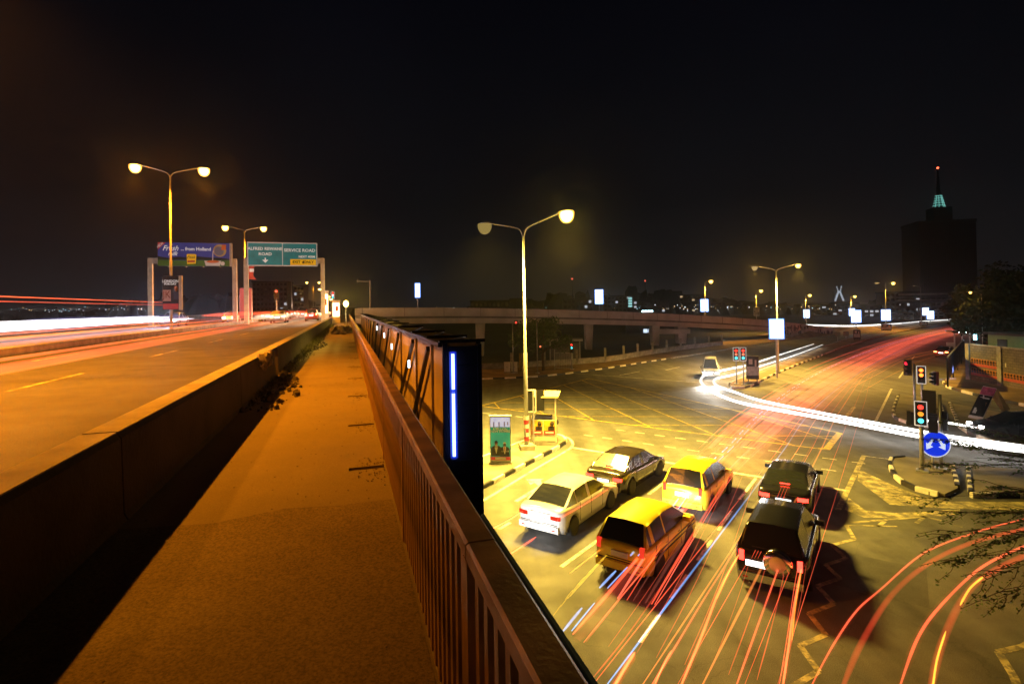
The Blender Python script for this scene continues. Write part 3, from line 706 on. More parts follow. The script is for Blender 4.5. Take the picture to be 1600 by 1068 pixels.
foot_board('farthest dark poster board on the median strip', 1443, 502, 509, 11)

# ================================================================== gantries over the bridge
def gantry(label, d0, d1, s_, ztop, beam_y, bd0, bd1, bz0, bz1, name):
    c = B((d0 + d1) / 2, s_, ZR); t = thing(name, label, 'gantry', c, RB); h = ztop - ZR; W_ = d1 - d0
    for x in (-W_ / 2, W_ / 2):
        MB().box((x, 0, h / 2), (.45, .4, h)).build('post', M_cream, t)
    MB().box((0, .45 if False else 0, h - .3), (W_ - .45, .36, .6)).build('beam', M_cream, t)
    return t, W_, h
# distances of the gantry posts
t, W_, h = gantry('green direction sign gantry across the near carriageway of the bridge', -10.6, -2.6, 66, 13.6, 0, 0, 0, 0, 0, 'sign_gantry')
GS = lambda px, py: (lambda p: (p - t.location))(atd(px, py, 62.2 + (px - 445) * .0217))
RBM = Matrix.Rotation(-RB, 3, 'Z')
def loc_on(px, py, th, Yg):
    """local x,z of a pixel on the vertical plane of thing th"""
    d = CM @ Vector(((px - 800) / FPX, (534 - py) / FPX + SHIFT * 1600 / FPX, -1)); o = Vector((0, 0, CAMH))
    n_ = Matrix.Rotation(th.rotation_euler.z, 3, 'Z') @ Vector((0, 1, 0)); k = (th.location - o).dot(n_) / d.dot(n_)
    q = Matrix.Rotation(-th.rotation_euler.z, 3, 'Z') @ (o + d * k - th.location); return q.x, q.z
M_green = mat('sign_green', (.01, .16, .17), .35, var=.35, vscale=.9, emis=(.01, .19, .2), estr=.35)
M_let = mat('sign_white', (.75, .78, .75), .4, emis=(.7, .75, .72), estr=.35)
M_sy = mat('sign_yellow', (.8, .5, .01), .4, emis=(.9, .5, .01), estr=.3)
x0, z0 = loc_on(388, 415, t, 0); x1, z1 = loc_on(495, 381, t, 0); xm = (loc_on(442, 400, t, 0))[0]
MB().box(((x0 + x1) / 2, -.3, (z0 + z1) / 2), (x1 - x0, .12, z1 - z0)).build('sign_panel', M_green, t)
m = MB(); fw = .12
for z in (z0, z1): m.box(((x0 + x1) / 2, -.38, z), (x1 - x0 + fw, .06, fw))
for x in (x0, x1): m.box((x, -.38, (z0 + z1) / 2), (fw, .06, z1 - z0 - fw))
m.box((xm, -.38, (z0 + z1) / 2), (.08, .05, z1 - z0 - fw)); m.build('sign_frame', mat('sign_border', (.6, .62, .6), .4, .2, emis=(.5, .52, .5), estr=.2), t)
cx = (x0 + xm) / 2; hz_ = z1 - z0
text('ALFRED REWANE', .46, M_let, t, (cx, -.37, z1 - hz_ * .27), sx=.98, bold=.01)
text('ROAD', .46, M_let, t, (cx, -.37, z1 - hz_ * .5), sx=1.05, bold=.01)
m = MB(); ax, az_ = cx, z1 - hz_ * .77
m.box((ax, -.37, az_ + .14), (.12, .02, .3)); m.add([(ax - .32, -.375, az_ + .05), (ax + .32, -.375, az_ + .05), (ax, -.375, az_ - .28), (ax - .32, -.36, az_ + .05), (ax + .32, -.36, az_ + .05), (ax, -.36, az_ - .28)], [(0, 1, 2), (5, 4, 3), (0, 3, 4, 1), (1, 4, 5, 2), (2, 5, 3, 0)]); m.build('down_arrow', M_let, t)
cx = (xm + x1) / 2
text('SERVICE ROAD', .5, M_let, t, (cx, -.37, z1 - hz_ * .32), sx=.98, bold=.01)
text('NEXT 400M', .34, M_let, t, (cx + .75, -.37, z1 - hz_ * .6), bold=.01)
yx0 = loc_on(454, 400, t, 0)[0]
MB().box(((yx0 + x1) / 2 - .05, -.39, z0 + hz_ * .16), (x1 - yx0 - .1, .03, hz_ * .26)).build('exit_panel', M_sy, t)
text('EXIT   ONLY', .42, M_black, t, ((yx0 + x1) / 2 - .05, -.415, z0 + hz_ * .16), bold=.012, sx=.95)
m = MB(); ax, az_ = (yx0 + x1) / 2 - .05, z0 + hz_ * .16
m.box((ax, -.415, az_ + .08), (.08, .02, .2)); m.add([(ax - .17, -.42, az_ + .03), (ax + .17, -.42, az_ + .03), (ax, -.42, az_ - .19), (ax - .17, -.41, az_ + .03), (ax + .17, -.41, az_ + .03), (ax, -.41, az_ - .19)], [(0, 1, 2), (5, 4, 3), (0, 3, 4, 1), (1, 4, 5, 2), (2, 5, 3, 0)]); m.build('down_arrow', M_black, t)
# banner under the gantry is on the lamp post of the median
t, W_, h = gantry('advertising gantry with blue milk hoarding across the far carriageway of the bridge', -20.4, -12.1, 68, 13.6, 0, 0, 0, 0, 0, 'billboard_gantry')
x0, z0 = loc_on(249, 416, t, 0); x1, z1 = loc_on(360, 381, t, 0); cw = x1 - x0; ch = z1 - z0
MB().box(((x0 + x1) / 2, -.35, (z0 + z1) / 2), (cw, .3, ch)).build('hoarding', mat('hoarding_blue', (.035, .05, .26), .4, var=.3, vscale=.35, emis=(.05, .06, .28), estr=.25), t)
yy = -.52
def bq(name, pts, m, dy=0):
    b = MB(); b.add([(x0 + u * cw, yy - dy, z0 + v * ch) for u, v in pts] + [(x0 + u * cw, yy - dy + .012, z0 + v * ch) for u, v in pts], [tuple(range(len(pts))), tuple(range(2 * len(pts) - 1, len(pts) - 1, -1))]); return b.build(name, m, t)
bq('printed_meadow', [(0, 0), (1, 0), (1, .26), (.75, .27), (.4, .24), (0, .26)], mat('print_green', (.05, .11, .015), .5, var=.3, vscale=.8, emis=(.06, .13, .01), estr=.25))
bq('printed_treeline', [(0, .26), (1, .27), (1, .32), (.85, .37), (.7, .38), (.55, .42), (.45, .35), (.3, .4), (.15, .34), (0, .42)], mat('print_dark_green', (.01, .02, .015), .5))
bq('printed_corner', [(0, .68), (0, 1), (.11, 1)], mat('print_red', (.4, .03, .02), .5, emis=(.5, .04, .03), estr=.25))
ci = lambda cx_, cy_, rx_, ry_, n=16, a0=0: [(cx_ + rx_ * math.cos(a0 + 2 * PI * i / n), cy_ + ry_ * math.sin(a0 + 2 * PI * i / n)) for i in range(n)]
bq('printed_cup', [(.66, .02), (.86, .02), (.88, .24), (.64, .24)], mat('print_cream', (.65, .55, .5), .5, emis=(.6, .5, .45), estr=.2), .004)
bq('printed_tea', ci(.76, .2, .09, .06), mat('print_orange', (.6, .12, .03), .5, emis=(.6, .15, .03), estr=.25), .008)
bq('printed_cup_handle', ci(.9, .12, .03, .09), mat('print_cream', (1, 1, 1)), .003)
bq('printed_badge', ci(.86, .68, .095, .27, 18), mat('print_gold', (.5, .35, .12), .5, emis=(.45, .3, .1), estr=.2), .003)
bq('printed_badge_centre', ci(.85, .66, .07, .2, 18), mat('print_steel', (.25, .28, .4), .5), .006)
bq('printed_badge_flame', [(.88, .7), (.95, .72), (.95, .94), (.89, .93)], mat('print_orange', (1, 1, 1)), .009)
bq('printed_stream', [(.752, .24), (.765, .24), (.768, .6), (.79, .68), (.76, .66), (.755, .5)], mat('print_cream', (1, 1, 1)), .006)
bq('printed_tin', [(.4, .09), (.52, .11), (.53, .5), (.5, .52), (.41, .52), (.395, .49)], M_sy, .006)
bq('printed_tin_band', [(.405, .16), (.51, .17), (.51, .25), (.405, .24)], mat('print_red', (1, 1, 1)), .009)
text('Peak', .42, M_black, t, (x0 + .455 * cw, yy - .02, z0 + .38 * ch), shear=.3)
text('Fresh', .8, M_let, t, (x0 + .17 * cw, yy - .02, z0 + .75 * ch), shear=.4, bold=.012, sx=.85)
text('milk', .62, M_let, t, (x0 + .2 * cw, yy - .02, z0 + .52 * ch), shear=.4, bold=.012, sx=.85)
text('... from Holland', .52, M_let, t, (x0 + .525 * cw, yy - .02, z0 + .73 * ch), bold=.014, sx=.9)
text('NEW', .34, M_let, t, (x0 + .035 * cw, yy - .02, z0 + .88 * ch), rot=(PI / 2, R(-40), 0))
m = MB(); m.box((x1 + .12, -.35, (z0 + z1) / 2), (.24, .34, ch + .05)); m.build('hoarding_edge', M_cream, t)
for k in range(4): MB().box((x0 + cw * (.14 + .24 * k), -.35, z0 - .06), (.1, .3, .12)).build('bracket', M_cream, t)
# post bases: concrete blocks under the billboard gantry
for k, d in enumerate((-22.2, -12.9)):
    pass

# boards on the bridge lamp posts
def post_board(label, s_, dx, z0_, W_, H_, facem, cat='poster board', name='pole_board', letters=()):
    t = thing(name, label, cat, B(-12.1 + dx, s_ - .2, z0_), RB)
    MB().box((0, -.1, H_ / 2), (W_, .14, H_)).build('board', facem, t)
    MB().box((W_ / 2 + .07, -.1, H_ / 2), (.12, .18, H_ + .04)).build('edge_trim', M_cream, t)
    MB().box((0, .08, H_ * .7), (.1, .3, .08)).build('bracket', M_galv, t)
    return t
pk = loc_on
tmp = thing('pole_board', 'black board with cream JK panel on the nearest bridge lamp post', 'poster board', B(-12.1, 44.2, ZR), RB)
x0, z0 = loc_on(255, 484, tmp, 0); x1, z1 = loc_on(280, 431, tmp, 0); cw = x1 - x0; ch = z1 - z0
MB().box(((x0 + x1) / 2, -.05, (z0 + z1) / 2), (cw, .14, ch)).build('board', mat('board_black', (.03, .028, .03), .5, var=.4, vscale=2), tmp)
MB().box((x1 + .1, -.05, (z0 + z1) / 2), (.2, .2, ch + .05)).build('edge_trim', M_cream, tmp)
MB().box((x0 + cw * .26, -.13, z0 + ch * .42), (cw * .5, .02, ch * .33)).build('cream_panel', mat('print_pinkcream', (.65, .42, .3), .5), tmp)
text('JK', .72, mat('print_rust', (.3, .06, .01), .5), tmp, (x0 + cw * .26, -.145, z0 + ch * .44), sx=.75)
text('LONDON', .26, M_let, tmp, (x0 + cw * .48, -.13, z0 + ch * .84), bold=.008, sx=.9)
text('FOR DAY', .2, M_let, tmp, (x0 + cw * .48, -.13, z0 + ch * .76), bold=.008, sx=.9)
M_skin = mat('print_skin', (.28, .13, .06), .5); 
m = MB(); m.lathe([(.02, -.2), (.1, -.12), (.13, .02), (.1, .16), (.02, .2)], 12, (x0 + cw * .83, -.1, z0 + ch * .62)); mo = m.build('portrait_head', M_skin, tmp); mo.scale = (1, 1, 1)
MB().box((x0 + cw * .83, -.13, z0 + ch * .42), (cw * .3, .02, ch * .22)).build('portrait_suit', mat('print_suit', (.05, .055, .09), .5), tmp)
MB().box(((x0 + x1) / 2, -.13, z0 + ch * .1), (cw * .94, .02, ch * .16)).build('red_strip', mat('print_red', (1, 1, 1)), tmp)
t = thing('banner', 'red square banner on the second bridge lamp post', 'banner', B(-12.1, 74.2, ZR), RB)
x0, z0 = loc_on(388, 437, t, 0); x1, z1 = loc_on(397, 416, t, 0)
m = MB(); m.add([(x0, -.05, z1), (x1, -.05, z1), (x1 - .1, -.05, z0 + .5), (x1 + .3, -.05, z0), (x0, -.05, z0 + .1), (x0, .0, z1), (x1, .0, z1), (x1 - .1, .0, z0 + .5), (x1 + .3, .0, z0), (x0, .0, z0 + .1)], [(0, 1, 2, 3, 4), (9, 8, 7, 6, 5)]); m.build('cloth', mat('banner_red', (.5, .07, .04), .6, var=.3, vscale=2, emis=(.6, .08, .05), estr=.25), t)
MB().box((x0 + .4, -.07, z1 - .5), (.5, .02, .4)).build('printed_emblem', M_let, t)
MB().box((x0 + .4, -.02, z1), (x1 - x0 + .3, .05, .05)).build('bracket', M_galv, t)
t = thing('light_box', 'translucent red advertising box on the bridge median between the gantries', 'light box', B(-11.9, 66.5, ZR + .28), RB)
x0, z0 = loc_on(375, 480, t, 0); x1, z1 = loc_on(393, 450, t, 0)
MB().box(((x0 + x1) / 2, 0, z1 / 2 + .2), (x1 - x0, .4, z1 - .4)).build('lit_face', lamp('red_box', (.8, .13, .1), .75), t)
m = MB()
for x in (x0, x1): m.box((x, 0, z1 / 2), (.08, .45, z1))
m.build('casing', mat('pink_frame', (.7, .35, .3), .5), t)

# ================================================================== flyover
fo = [atd(x, y, Y) for x, y, Y in [(566, 481, 77), (650, 480.5, 80), (740, 481, 84), (820, 482.5, 88), (900, 484.5, 92), (1000, 488, 99), (1080, 492, 106), (1160, 497, 113), (1215, 501.5, 118), (1252, 506, 121)]]
fp = smooth_path(fo, 6)
def offs(pts, w_):
    out = []
    for i, p in enumerate(pts):
        d = pts[min(i + 1, len(pts) - 1)] - pts[max(i - 1, 0)]; n_ = Vector((-d.y, d.x, 0)).normalized(); out.append(p + n_ * w_)
    return out
def band(mb, pts, w0, w1, h0, h1):
    a = offs(pts, w0); b = offs(pts, w1); n_ = len(pts); vs = []
    for p, q in zip(a, b): vs += [p + Vector((0, 0, h0)), q + Vector((0, 0, h0)), q + Vector((0, 0, h1)), p + Vector((0, 0, h1))]
    fs = [(4 * i + k, 4 * i + (k + 1) % 4, 4 * i + 4 + (k + 1) % 4, 4 * i + 4 + k) for i in range(n_ - 1) for k in range(4)] + [(0, 1, 2, 3), (4 * n_ - 4, 4 * n_ - 3, 4 * n_ - 2, 4 * n_ - 1)]
    mb.add(vs, fs)
t = thing('flyover', 'grey concrete flyover ramp curving across the background on broad piers', 'flyover', (0, 0, 0))
m = MB(); band(m, fp, 0, .3, -1.25, 0); m.build('parapet', M_para, t)
m = MB(); band(m, fp, 8.7, 9.0, -1.2, 0); m.build('parapet', M_para, t)
m = MB(); band(m, fp, .12, 8.9, -1.55, -1.1); m.build('deck', M_concd, t)
m = MB(); band(m, fp[:-6], .25, 8.7, -2.35, -1.55); m.build('girder', M_para, t)
jm = MB()
for p in resample(fp, 6): jm.box(p + Vector((0, -.02, -.62)), (.05, .12, 1.25))
jm.build('parapet_joint', M_concd, t)
def pier(px0, px1, base_y, Y, spread):
    a = atd(px0, 520, Y); b = atd(px1, 520, Y); zt = min(fp, key=lambda p: abs(p.x - (a.x + b.x) / 2)).z - 2.33
    m = MB(); y0, y1 = Y + 1.2, Y + 6.6; cx = (a.x + b.x) / 2; w_ = abs(b.x - a.x) / 2
    m.add([(cx - w_ * .8, y0, -.1), (cx + w_ * .6, y0, -.1), (cx + w_ * .6, y0 + 2.2, -.1), (cx - w_ * .8, y0 + 2.2, -.1), (cx - w_, y0, zt), (cx + w_, y0, zt), (cx + w_, y0 + 2.2, zt), (cx - w_, y0 + 2.2, zt)],
          [(0, 3, 2, 1), (4, 5, 6, 7), (0, 1, 5, 4), (1, 2, 6, 5), (2, 3, 7, 6), (3, 0, 4, 7)]); m.build('pier', M_para, t)
pier(742, 757, 560, 85, 0); pier(916, 929, 545, 94, 0); pier(1022, 1034, 540, 101, 0); pier(1062, 1078, 538, 105, 0)
m = MB(); a = atd(1024, 517, 101); b = atd(1076, 517, 105); m.box(((a.x + b.x) / 2, 105, a.z - .3), (b.x - a.x, 2, .9)); m.build('pier_cap', M_para, t)
# ramp wall with painted mural at the foot, then the low road embankment
t = thing('mural_wall', 'flyover foot wall painted with pink and grey figures', 'wall', (0, 0, 0))
mw = [atd(x, y, Y) for x, y, Y in [(1222, 502.3, 118.6), (1252, 506, 121), (1300, 512, 127)]]
m = MB(); vs = []
for p, hb in zip(mw, (0, 0, 0)): vs += [(p.x, p.y - .3, hb), (p.x, p.y, hb), (p.x, p.y, p.z), (p.x, p.y - .3, p.z)]
m.add(vs, [(4 * i + k, 4 * i + (k + 1) % 4, 4 * i + 4 + (k + 1) % 4, 4 * i + 4 + k) for i in range(2) for k in range(4)] + [(0, 1, 2, 3), (8, 9, 10, 11)])
m.build('wall_face', mat('mural_paint', (.35, .26, .25), .7, var=.0, vscale=.9, col2=(.6, .5, .5), detail=8), t)
rg = random.Random(8); m = MB()
for i in range(46):
    k = rg.random(); p = mw[0].lerp(mw[1], k) if rg.random() < .5 else mw[1].lerp(mw[2], k); h_ = rg.uniform(.3, .9)
    m.box((p.x, p.y - .32, max(.4, p.z - rg.uniform(.4, 2.4))), (rg.uniform(.2, .7), .03, h_))
m.build('painted_figure', mat('mural_dark', (.09, .06, .09), .7), t)
emb = MB(); e0 = [atd(1222, 515, 118), atd(1262, 514, 118)]
emb.add([at(1215, 534), at(1290, 524), at(1340, 522), at(1400, 514), at(1470, 505), atd(1500, 499.5, 205), atd(1440, 504.5, 175), atd(1400, 508.5, 150), atd(1330, 511, 135), atd(1275, 513, 126)], [(0, 1, 9), (1, 2, 8, 9), (2, 3, 7, 8), (3, 4, 6, 7), (4, 5, 6)])
eo = emb.build('embankment', M_soil, kind='structure')
rmp = [atd(1252, 512, 122.5), atd(1330, 511, 136), atd(1400, 508.5, 151), atd(1440, 504.5, 176), atd(1500, 499.5, 206), atd(1560, 494, 260)]
m = MB(); q = smooth_path(rmp, 5); band(m, q, 0, 8, -.3, 0.02); m.build('ramp_road', M_road, kind='structure')

# ================================================================== fence on the far verge
fl = [at(x, y, .12) for x, y in [(745, 577), (765, 577), (860, 571), (925, 567), (962, 563), (1000, 556), (1060, 547), (1110, 541), (1135, 538)]]
t = thing('roadside_fence', 'low concrete fence with square posts along the far verge', 'fence', (0, 0, 0))
fpx = smooth_path(fl, 6)
pmesh = MB().box((0, 0, .95), (.28, .28, 1.9)).mesh('post', M_conc)
pts_ = resample(fpx, 4.6)
for p in pts_: inst('post', pmesh, t, p, random.uniform(-.1, .1))
for a, b in zip(pts_, pts_[1:]):
    d = b - a; m = MB(); m.box((0, 0, .3), (d.length - .34, .16, .62)); m.box((0, 0, .66), (d.length - .36, .22, .09)); o = m.build('fence_panel', M_conc, t, loc=(a + b) / 2); o.rotation_euler.z = math.atan2(d.y, d.x)
# utility cabinets
for k, (x0_, x1_, yb, yt, lb) in enumerate(((788, 797.5, 583, 566, 'left one of the two white utility cabinets on the far verge'), (799, 808.5, 582.5, 566, 'right one of the two white utility cabinets on the far verge'))):
    b = at((x0_ + x1_) / 2, yb, .12); a_ = atd(x0_, yt, b.y); c_ = atd(x1_, yt, b.y); W_ = c_.x - a_.x; H_ = a_.z - .12
    t = thing('utility_cabinet', lb, 'cabinet', b, R(-3), 'utility cabinets')
    MB().box((0, 0, .1), (W_ + .08, .5, .2)).build('plinth', M_conc, t); MB().box((0, 0, H_ / 2 + .1), (W_, .42, H_ - .2)).build('casing', M_white, t); MB().box((0, 0, H_ + .02), (W_ + .06, .48, .05)).build('cap', M_white, t)
    for s in (-1, 1):
        d_ = MB().box((s * W_ * .24, -.22, H_ / 2 + .1), (W_ * .44, .02, H_ - .34)).build('door', M_white, t); MB().box((s * .05, -.24, H_ / 2 + .1), (.03, .03, .12)).build('handle', M_dark, d_)
# gate and guard shelter by the tree
b = at(880, 577, .12); t = thing('metal_gate', 'grey barred gate between concrete posts beneath the flyover tree', 'gate', (b.x, b.y, .12), R(-6))
for x in (-1.0, 1.0): MB().box((x, 0, 1.2), (.12, .12, 2.4)).build('gate_post', M_galv, t)
bm2 = MB().box((0, 0, 1.05), (.03, .03, 1.9)).mesh('gate_bar', M_galv)
for k in range(9): inst('gate_bar', bm2, t, (-.8 + k * .2, 0, 0))
for z in (.2, 2.0): MB().box((0, 0, z), (1.9, .05, .06)).build('gate_rail', M_galv, t)
b = at(883, 566, .12); t = thing('guard_shelter', 'flat roofed shelter with pale canopy edge behind the barred gate', 'shelter', (b.x, b.y, 0), R(-6))
for x in (-2, 2):
    for y in (0, 2): MB().box((x, y, 1.5), (.12, .12, 3)).build('post', M_galv, t)
MB().box((0, 1, 3.1), (4.8, 3, .22)).build('roof', M_para, t); MB().box((0, 2.1, 1.3), (4, .1, 2.5)).build('back_wall', M_concd, t)

# ================================================================== trees
def leafmesh(mb, c, r, n, size, rnd, flat=.8):
    for i in range(n):
        v = Vector((rnd.gauss(0, 1), rnd.gauss(0, 1), rnd.gauss(0, 1))).normalized() * r * (rnd.random() ** .45); v.z *= flat
        p = Vector(c) + v; a = Vector((rnd.gauss(0, 1), rnd.gauss(0, 1), rnd.gauss(0, .7))).normalized(); b = a.cross(Vector((rnd.random(), rnd.random(), rnd.random()))).normalized()
        s = size * rnd.uniform(.6, 1.4); mb.add([p - a * s, p + b * s * .5, p + a * s, p - b * s * .5], [(0, 1, 2, 3)])
def tree(label, base, H, cw, chh, lm, seed, lumps=26, leaf=.16, per=260, trunk_r=.22, name='broadleaf_tree', zc=None, group=None):
    rnd = random.Random(seed); t = thing(name, label, 'tree', base, 0, group)
    zc = zc or H - chh / 2; m = MB(); m.tube([(0, 0, 0), (rnd.uniform(-.2, .2), 0, zc * .4), (rnd.uniform(-.3, .3), .1, zc * .8), (0, 0, zc)], [trunk_r, trunk_r * .8, trunk_r * .6, trunk_r * .3], 8)
    m.build('trunk', M_bark, t, True); lb = MB(); fm = MB()
    for k in range(lumps):
        a = rnd.uniform(0, 2 * PI); q = rnd.random() ** .5; c = Vector((math.cos(a) * q * cw / 2, math.sin(a) * q * cw / 2, zc + rnd.uniform(-.5, .5) * chh * (1 - q * .55)))
        if k % 3 == 0: fm.tube([(0, 0, zc * rnd.uniform(.45, .8)), (c.x * .5, c.y * .5, c.z - .4), tuple(c)], [trunk_r * .4, trunk_r * .25, .03], 5)
        leafmesh(lb, c, rnd.uniform(.12, .24) * cw, per, leaf, rnd)
    fm.build('limb', M_bark, t, True); lb.build('crown', lm, t); return t
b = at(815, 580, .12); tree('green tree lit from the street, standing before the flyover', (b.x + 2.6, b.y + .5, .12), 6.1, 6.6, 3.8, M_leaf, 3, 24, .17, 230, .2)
t_ = MB().tube([tuple(at(814, 581, .1)), tuple(at(814, 581, .1) + Vector((0, 0, 2.2)))], .2, 8).build('tree_stump', mat('yellow_trunk', (.3, .2, .06), .9, var=.3), None, True); tag(t_, 'short thick ochre tree trunk beside the utility cabinets', 'trunk')
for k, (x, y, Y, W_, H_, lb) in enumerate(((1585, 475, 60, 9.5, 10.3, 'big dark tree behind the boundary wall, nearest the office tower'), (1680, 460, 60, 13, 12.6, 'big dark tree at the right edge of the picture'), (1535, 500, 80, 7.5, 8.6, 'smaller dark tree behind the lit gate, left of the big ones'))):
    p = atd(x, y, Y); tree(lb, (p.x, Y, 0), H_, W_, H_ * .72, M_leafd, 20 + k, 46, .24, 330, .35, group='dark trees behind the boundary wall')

# foreground tree with feathery twigs reaching into the picture from the lower right
rnd = random.Random(77)
base = Vector((15.2, 10.5, 0)); t = thing('feathery_tree', 'foreground tree with thin twigs and small leaves reaching in at lower right', 'tree', base)
fk = Vector((-.8, -.3, 3.2)); MB().tube([(0, 0, 0), (-.3, 0, 1.6), tuple(fk)], [.16, .13, .1], 10).build('trunk', M_bark, t, True)
tw = MB(); lf = MB(); brm = MB()
ends = [(1490, 690, 12.5), (1510, 665, 13.5), (1480, 725, 11.5), (1452, 778, 11.0), (1500, 800, 10.5), (1470, 838, 10.0), (1530, 700, 12.5), (1495, 875, 9.6), (1540, 905, 9.5), (1560, 760, 11), (1580, 680, 12.8), (1545, 835, 10), (1515, 860, 9.8), (1590, 720, 12), (1560, 935, 9.4), (1575, 800, 11)]
for k, (x, y, Y) in enumerate(ends):
    e_ = atd(x, y, Y) - base; start = fk + Vector((rnd.uniform(-.5, .3), rnd.uniform(-.3, .3), rnd.uniform(-.3, .6)))
    mid1 = start.lerp(e_, .35) + Vector((rnd.uniform(-.2, .2), rnd.uniform(-.2, .2), rnd.uniform(.2, .5))); mid2 = start.lerp(e_, .7) + Vector((0, 0, rnd.uniform(.05, .3)))
    path = smooth_path([start, mid1, mid2, e_], 7); n_ = len(path)
    brm.tube(path, [max(.004, .022 * (1 - i / n_)) for i in range(n_)], 5)
    for i in range(5, n_):
        for s in (-1, 1):
            if rnd.random() < .35: continue
            d = (path[i] - path[i - 1]).normalized(); sd = Vector((-d.y, d.x, rnd.uniform(-.3, .4))).normalized() * s
            L_ = rnd.uniform(.25, .75); q = [path[i], path[i] + d * L_ * .45 + sd * L_ * .3, path[i] + d * L_ + sd * L_ * .45 + Vector((0, 0, -.06))]
            tw.tube(q, [.006, .005, .003], 4)
            for u_ in range(rnd.randint(14, 30)):
                w_ = rnd.random(); c = q[0].lerp(q[2], w_) + Vector((rnd.uniform(-.045, .045), rnd.uniform(-.045, .045), rnd.uniform(-.04, .03)))
                a = Vector((rnd.gauss(0, 1), rnd.gauss(0, 1), rnd.gauss(0, .5))).normalized(); b = a.orthogonal().normalized(); s_ = rnd.uniform(.018, .042)
                lf.add([c - a * s_, c + b * s_ * .4, c + a * s_, c - b * s_ * .4], [(0, 1, 2, 3)])
brm.build('branch', M_bark, t, True); tw.build('twig', M_bark, t); lf.build('foliage', mat('young_leaf', (.1, .2, .03), .5, var=.4, vscale=2), t)['kind'] = 'stuff'

# ================================================================== boundary wall on the right
wa = at(1513, 592, .14); wb = at(1700, 628, .14); d = (wb - wa); d.z = 0; ang = math.atan2(d.y, d.x); Lw = d.length
t = thing('boundary_wall', 'sandcrete block boundary wall pasted with rows of orange posters', 'wall', (wa.x, wa.y, .1), ang)
wm = bpy.data.materials.new('blockwork'); wm.use_nodes = True; n = wm.node_tree; bs = n.nodes['Principled BSDF']; bs.inputs['Roughness'].default_value = .9
tc_ = n.nodes.new('ShaderNodeTexCoord'); mp = n.nodes.new('ShaderNodeMapping'); mp.inputs['Rotation'].default_value = (R(90), 0, 0); n.links.new(tc_.outputs['Object'], mp.inputs[0])
bk = n.nodes.new('ShaderNodeTexBrick'); bk.inputs['Scale'].default_value = 1; bk.inputs['Brick Width'].default_value = .45; bk.inputs['Row Height'].default_value = .23; bk.inputs['Mortar Size'].default_value = .018
bk.inputs['Color1'].default_value = (.2, .17, .13, 1); bk.inputs['Color2'].default_value = (.14, .12, .1, 1); bk.inputs['Mortar'].default_value = (.06, .055, .05, 1); n.links.new(mp.outputs[0], bk.inputs[0])
nz_ = n.nodes.new('ShaderNodeTexNoise'); nz_.inputs['Scale'].default_value = 1.5; nz_.inputs['Detail'].default_value = 6; n.links.new(tc_.outputs['Object'], nz_.inputs[0])
mx_ = n.nodes.new('ShaderNodeMixRGB'); mx_.blend_type = 'OVERLAY'; mx_.inputs[0].default_value = .6; n.links.new(bk.outputs[0], mx_.inputs[1]); n.links.new(nz_.outputs[0], mx_.inputs[2]); n.links.new(mx_.outputs[0], bs.inputs['Base Color'])
bp_ = n.nodes.new('ShaderNodeBump'); bp_.inputs['Strength'].default_value = .6; bp_.inputs['Distance'].default_value = .03; bp_.invert = True; n.links.new(bk.outputs['Fac'], bp_.inputs['Height']); n.links.new(bp_.outputs[0], bs.inputs['Normal'])
x = 0; HWL = 3.35; bays = [4.0, 6.2, 6.2]
for bw in bays:
    MB().box((x + .25, 0, HWL / 2 + .05), (.5, .45, HWL + .1)).build('pillar', M_conc, t)
    MB().box((x + .5 + (bw - .5) / 2, 0, HWL / 2), (bw - .5, .23, HWL)).build('wall_bay', wm, t)
    MB().box((x + .5 + (bw - .5) / 2, 0, HWL + .05), (bw - .52, .3, .1)).build('coping', M_conc, t)
    x += bw
PO = [mat('poster_orange', (.55, .2, .02), .6), mat('poster_red', (.5, .06, .03), .6), mat('poster_person', (.035, .02, .015), .6)]
def posters(x0_, n_, z_, st=.34, yo=-.125):
    for k in range(n_):
        xx = x0_ + k * st; p = MB().box((xx, yo, z_ + .14), (st - .03, .012, .5)).build('poster', PO[0], t)
        MB().box((xx, yo - .008, z_ - .2), (st - .03, .012, .2)).build('poster_strip', PO[1], p)
        m = MB(); m.lathe([(.01, 0), (.075, .05), (.09, .13), (.05, .22), (.01, .24)], 8, (xx + .06, yo - .02, z_ + .12)); m.box((xx + .06, yo - .014, z_ + .02), (.26, .01, .16)); m.build('poster_figure', PO[2], p)
posters(.75, 10, 1.72); posters(.75, 10, .85); posters(4.8, 16, .85); posters(11.0, 15, .85)
MB().box((4.9, -.13, 1.9), (.12, .02, .35)).build('paper_notice', M_white, t)
ob = at(1528, 546, 3.4)
t = thing('flood_light', 'cyan white floodlight on top of the boundary wall before the dark trees', 'floodlight', wa + d.normalized() * 1.6 + Vector((0, .3, 3.3)), ang)
MB().tube([(0, 0, 0), (0, 0, .6)], .03, 6).build('bracket', M_dark, t); MB().box((0, 0, .75), (.4, .2, .5)).build('housing', M_dark, t); MB().box((0, -.115, .75), (.36, .03, .46)).build('lit_face', lamp('cyan_flood', (.35, .9, 1), 14), t)
ld = bpy.data.lights.new('lamp_light', 'POINT'); ld.energy = 60; ld.color = (.35, .85, .9); ld.shadow_soft_size = .2; l = bpy.data.objects.new('lamp_light', ld); C.objects.link(l); l.parent = t; l.location = (.2, -.5, .9)
pp = at(1590, 553, 3.4)
t = thing('wall_building', 'pale green lit compound house behind the boundary wall under the trees', 'building', (wa + d.normalized() * 3.5 + Vector((6.2, 0, 0))), ang)
MB().box((0, 0, 2.05), (11, 5, 4.1)).build('wall', mat('pale_green_render', (.12, .22, .17), .8, var=.1), t); MB().box((0, 0, 4.2), (11.6, 5.6, .2)).build('roof', M_dark, t)
for k in range(3): MB().box((-3.6 + k * 3.6, -2.53, 3.2), (1.2, .06, 1.0)).build('window', M_glass, t)
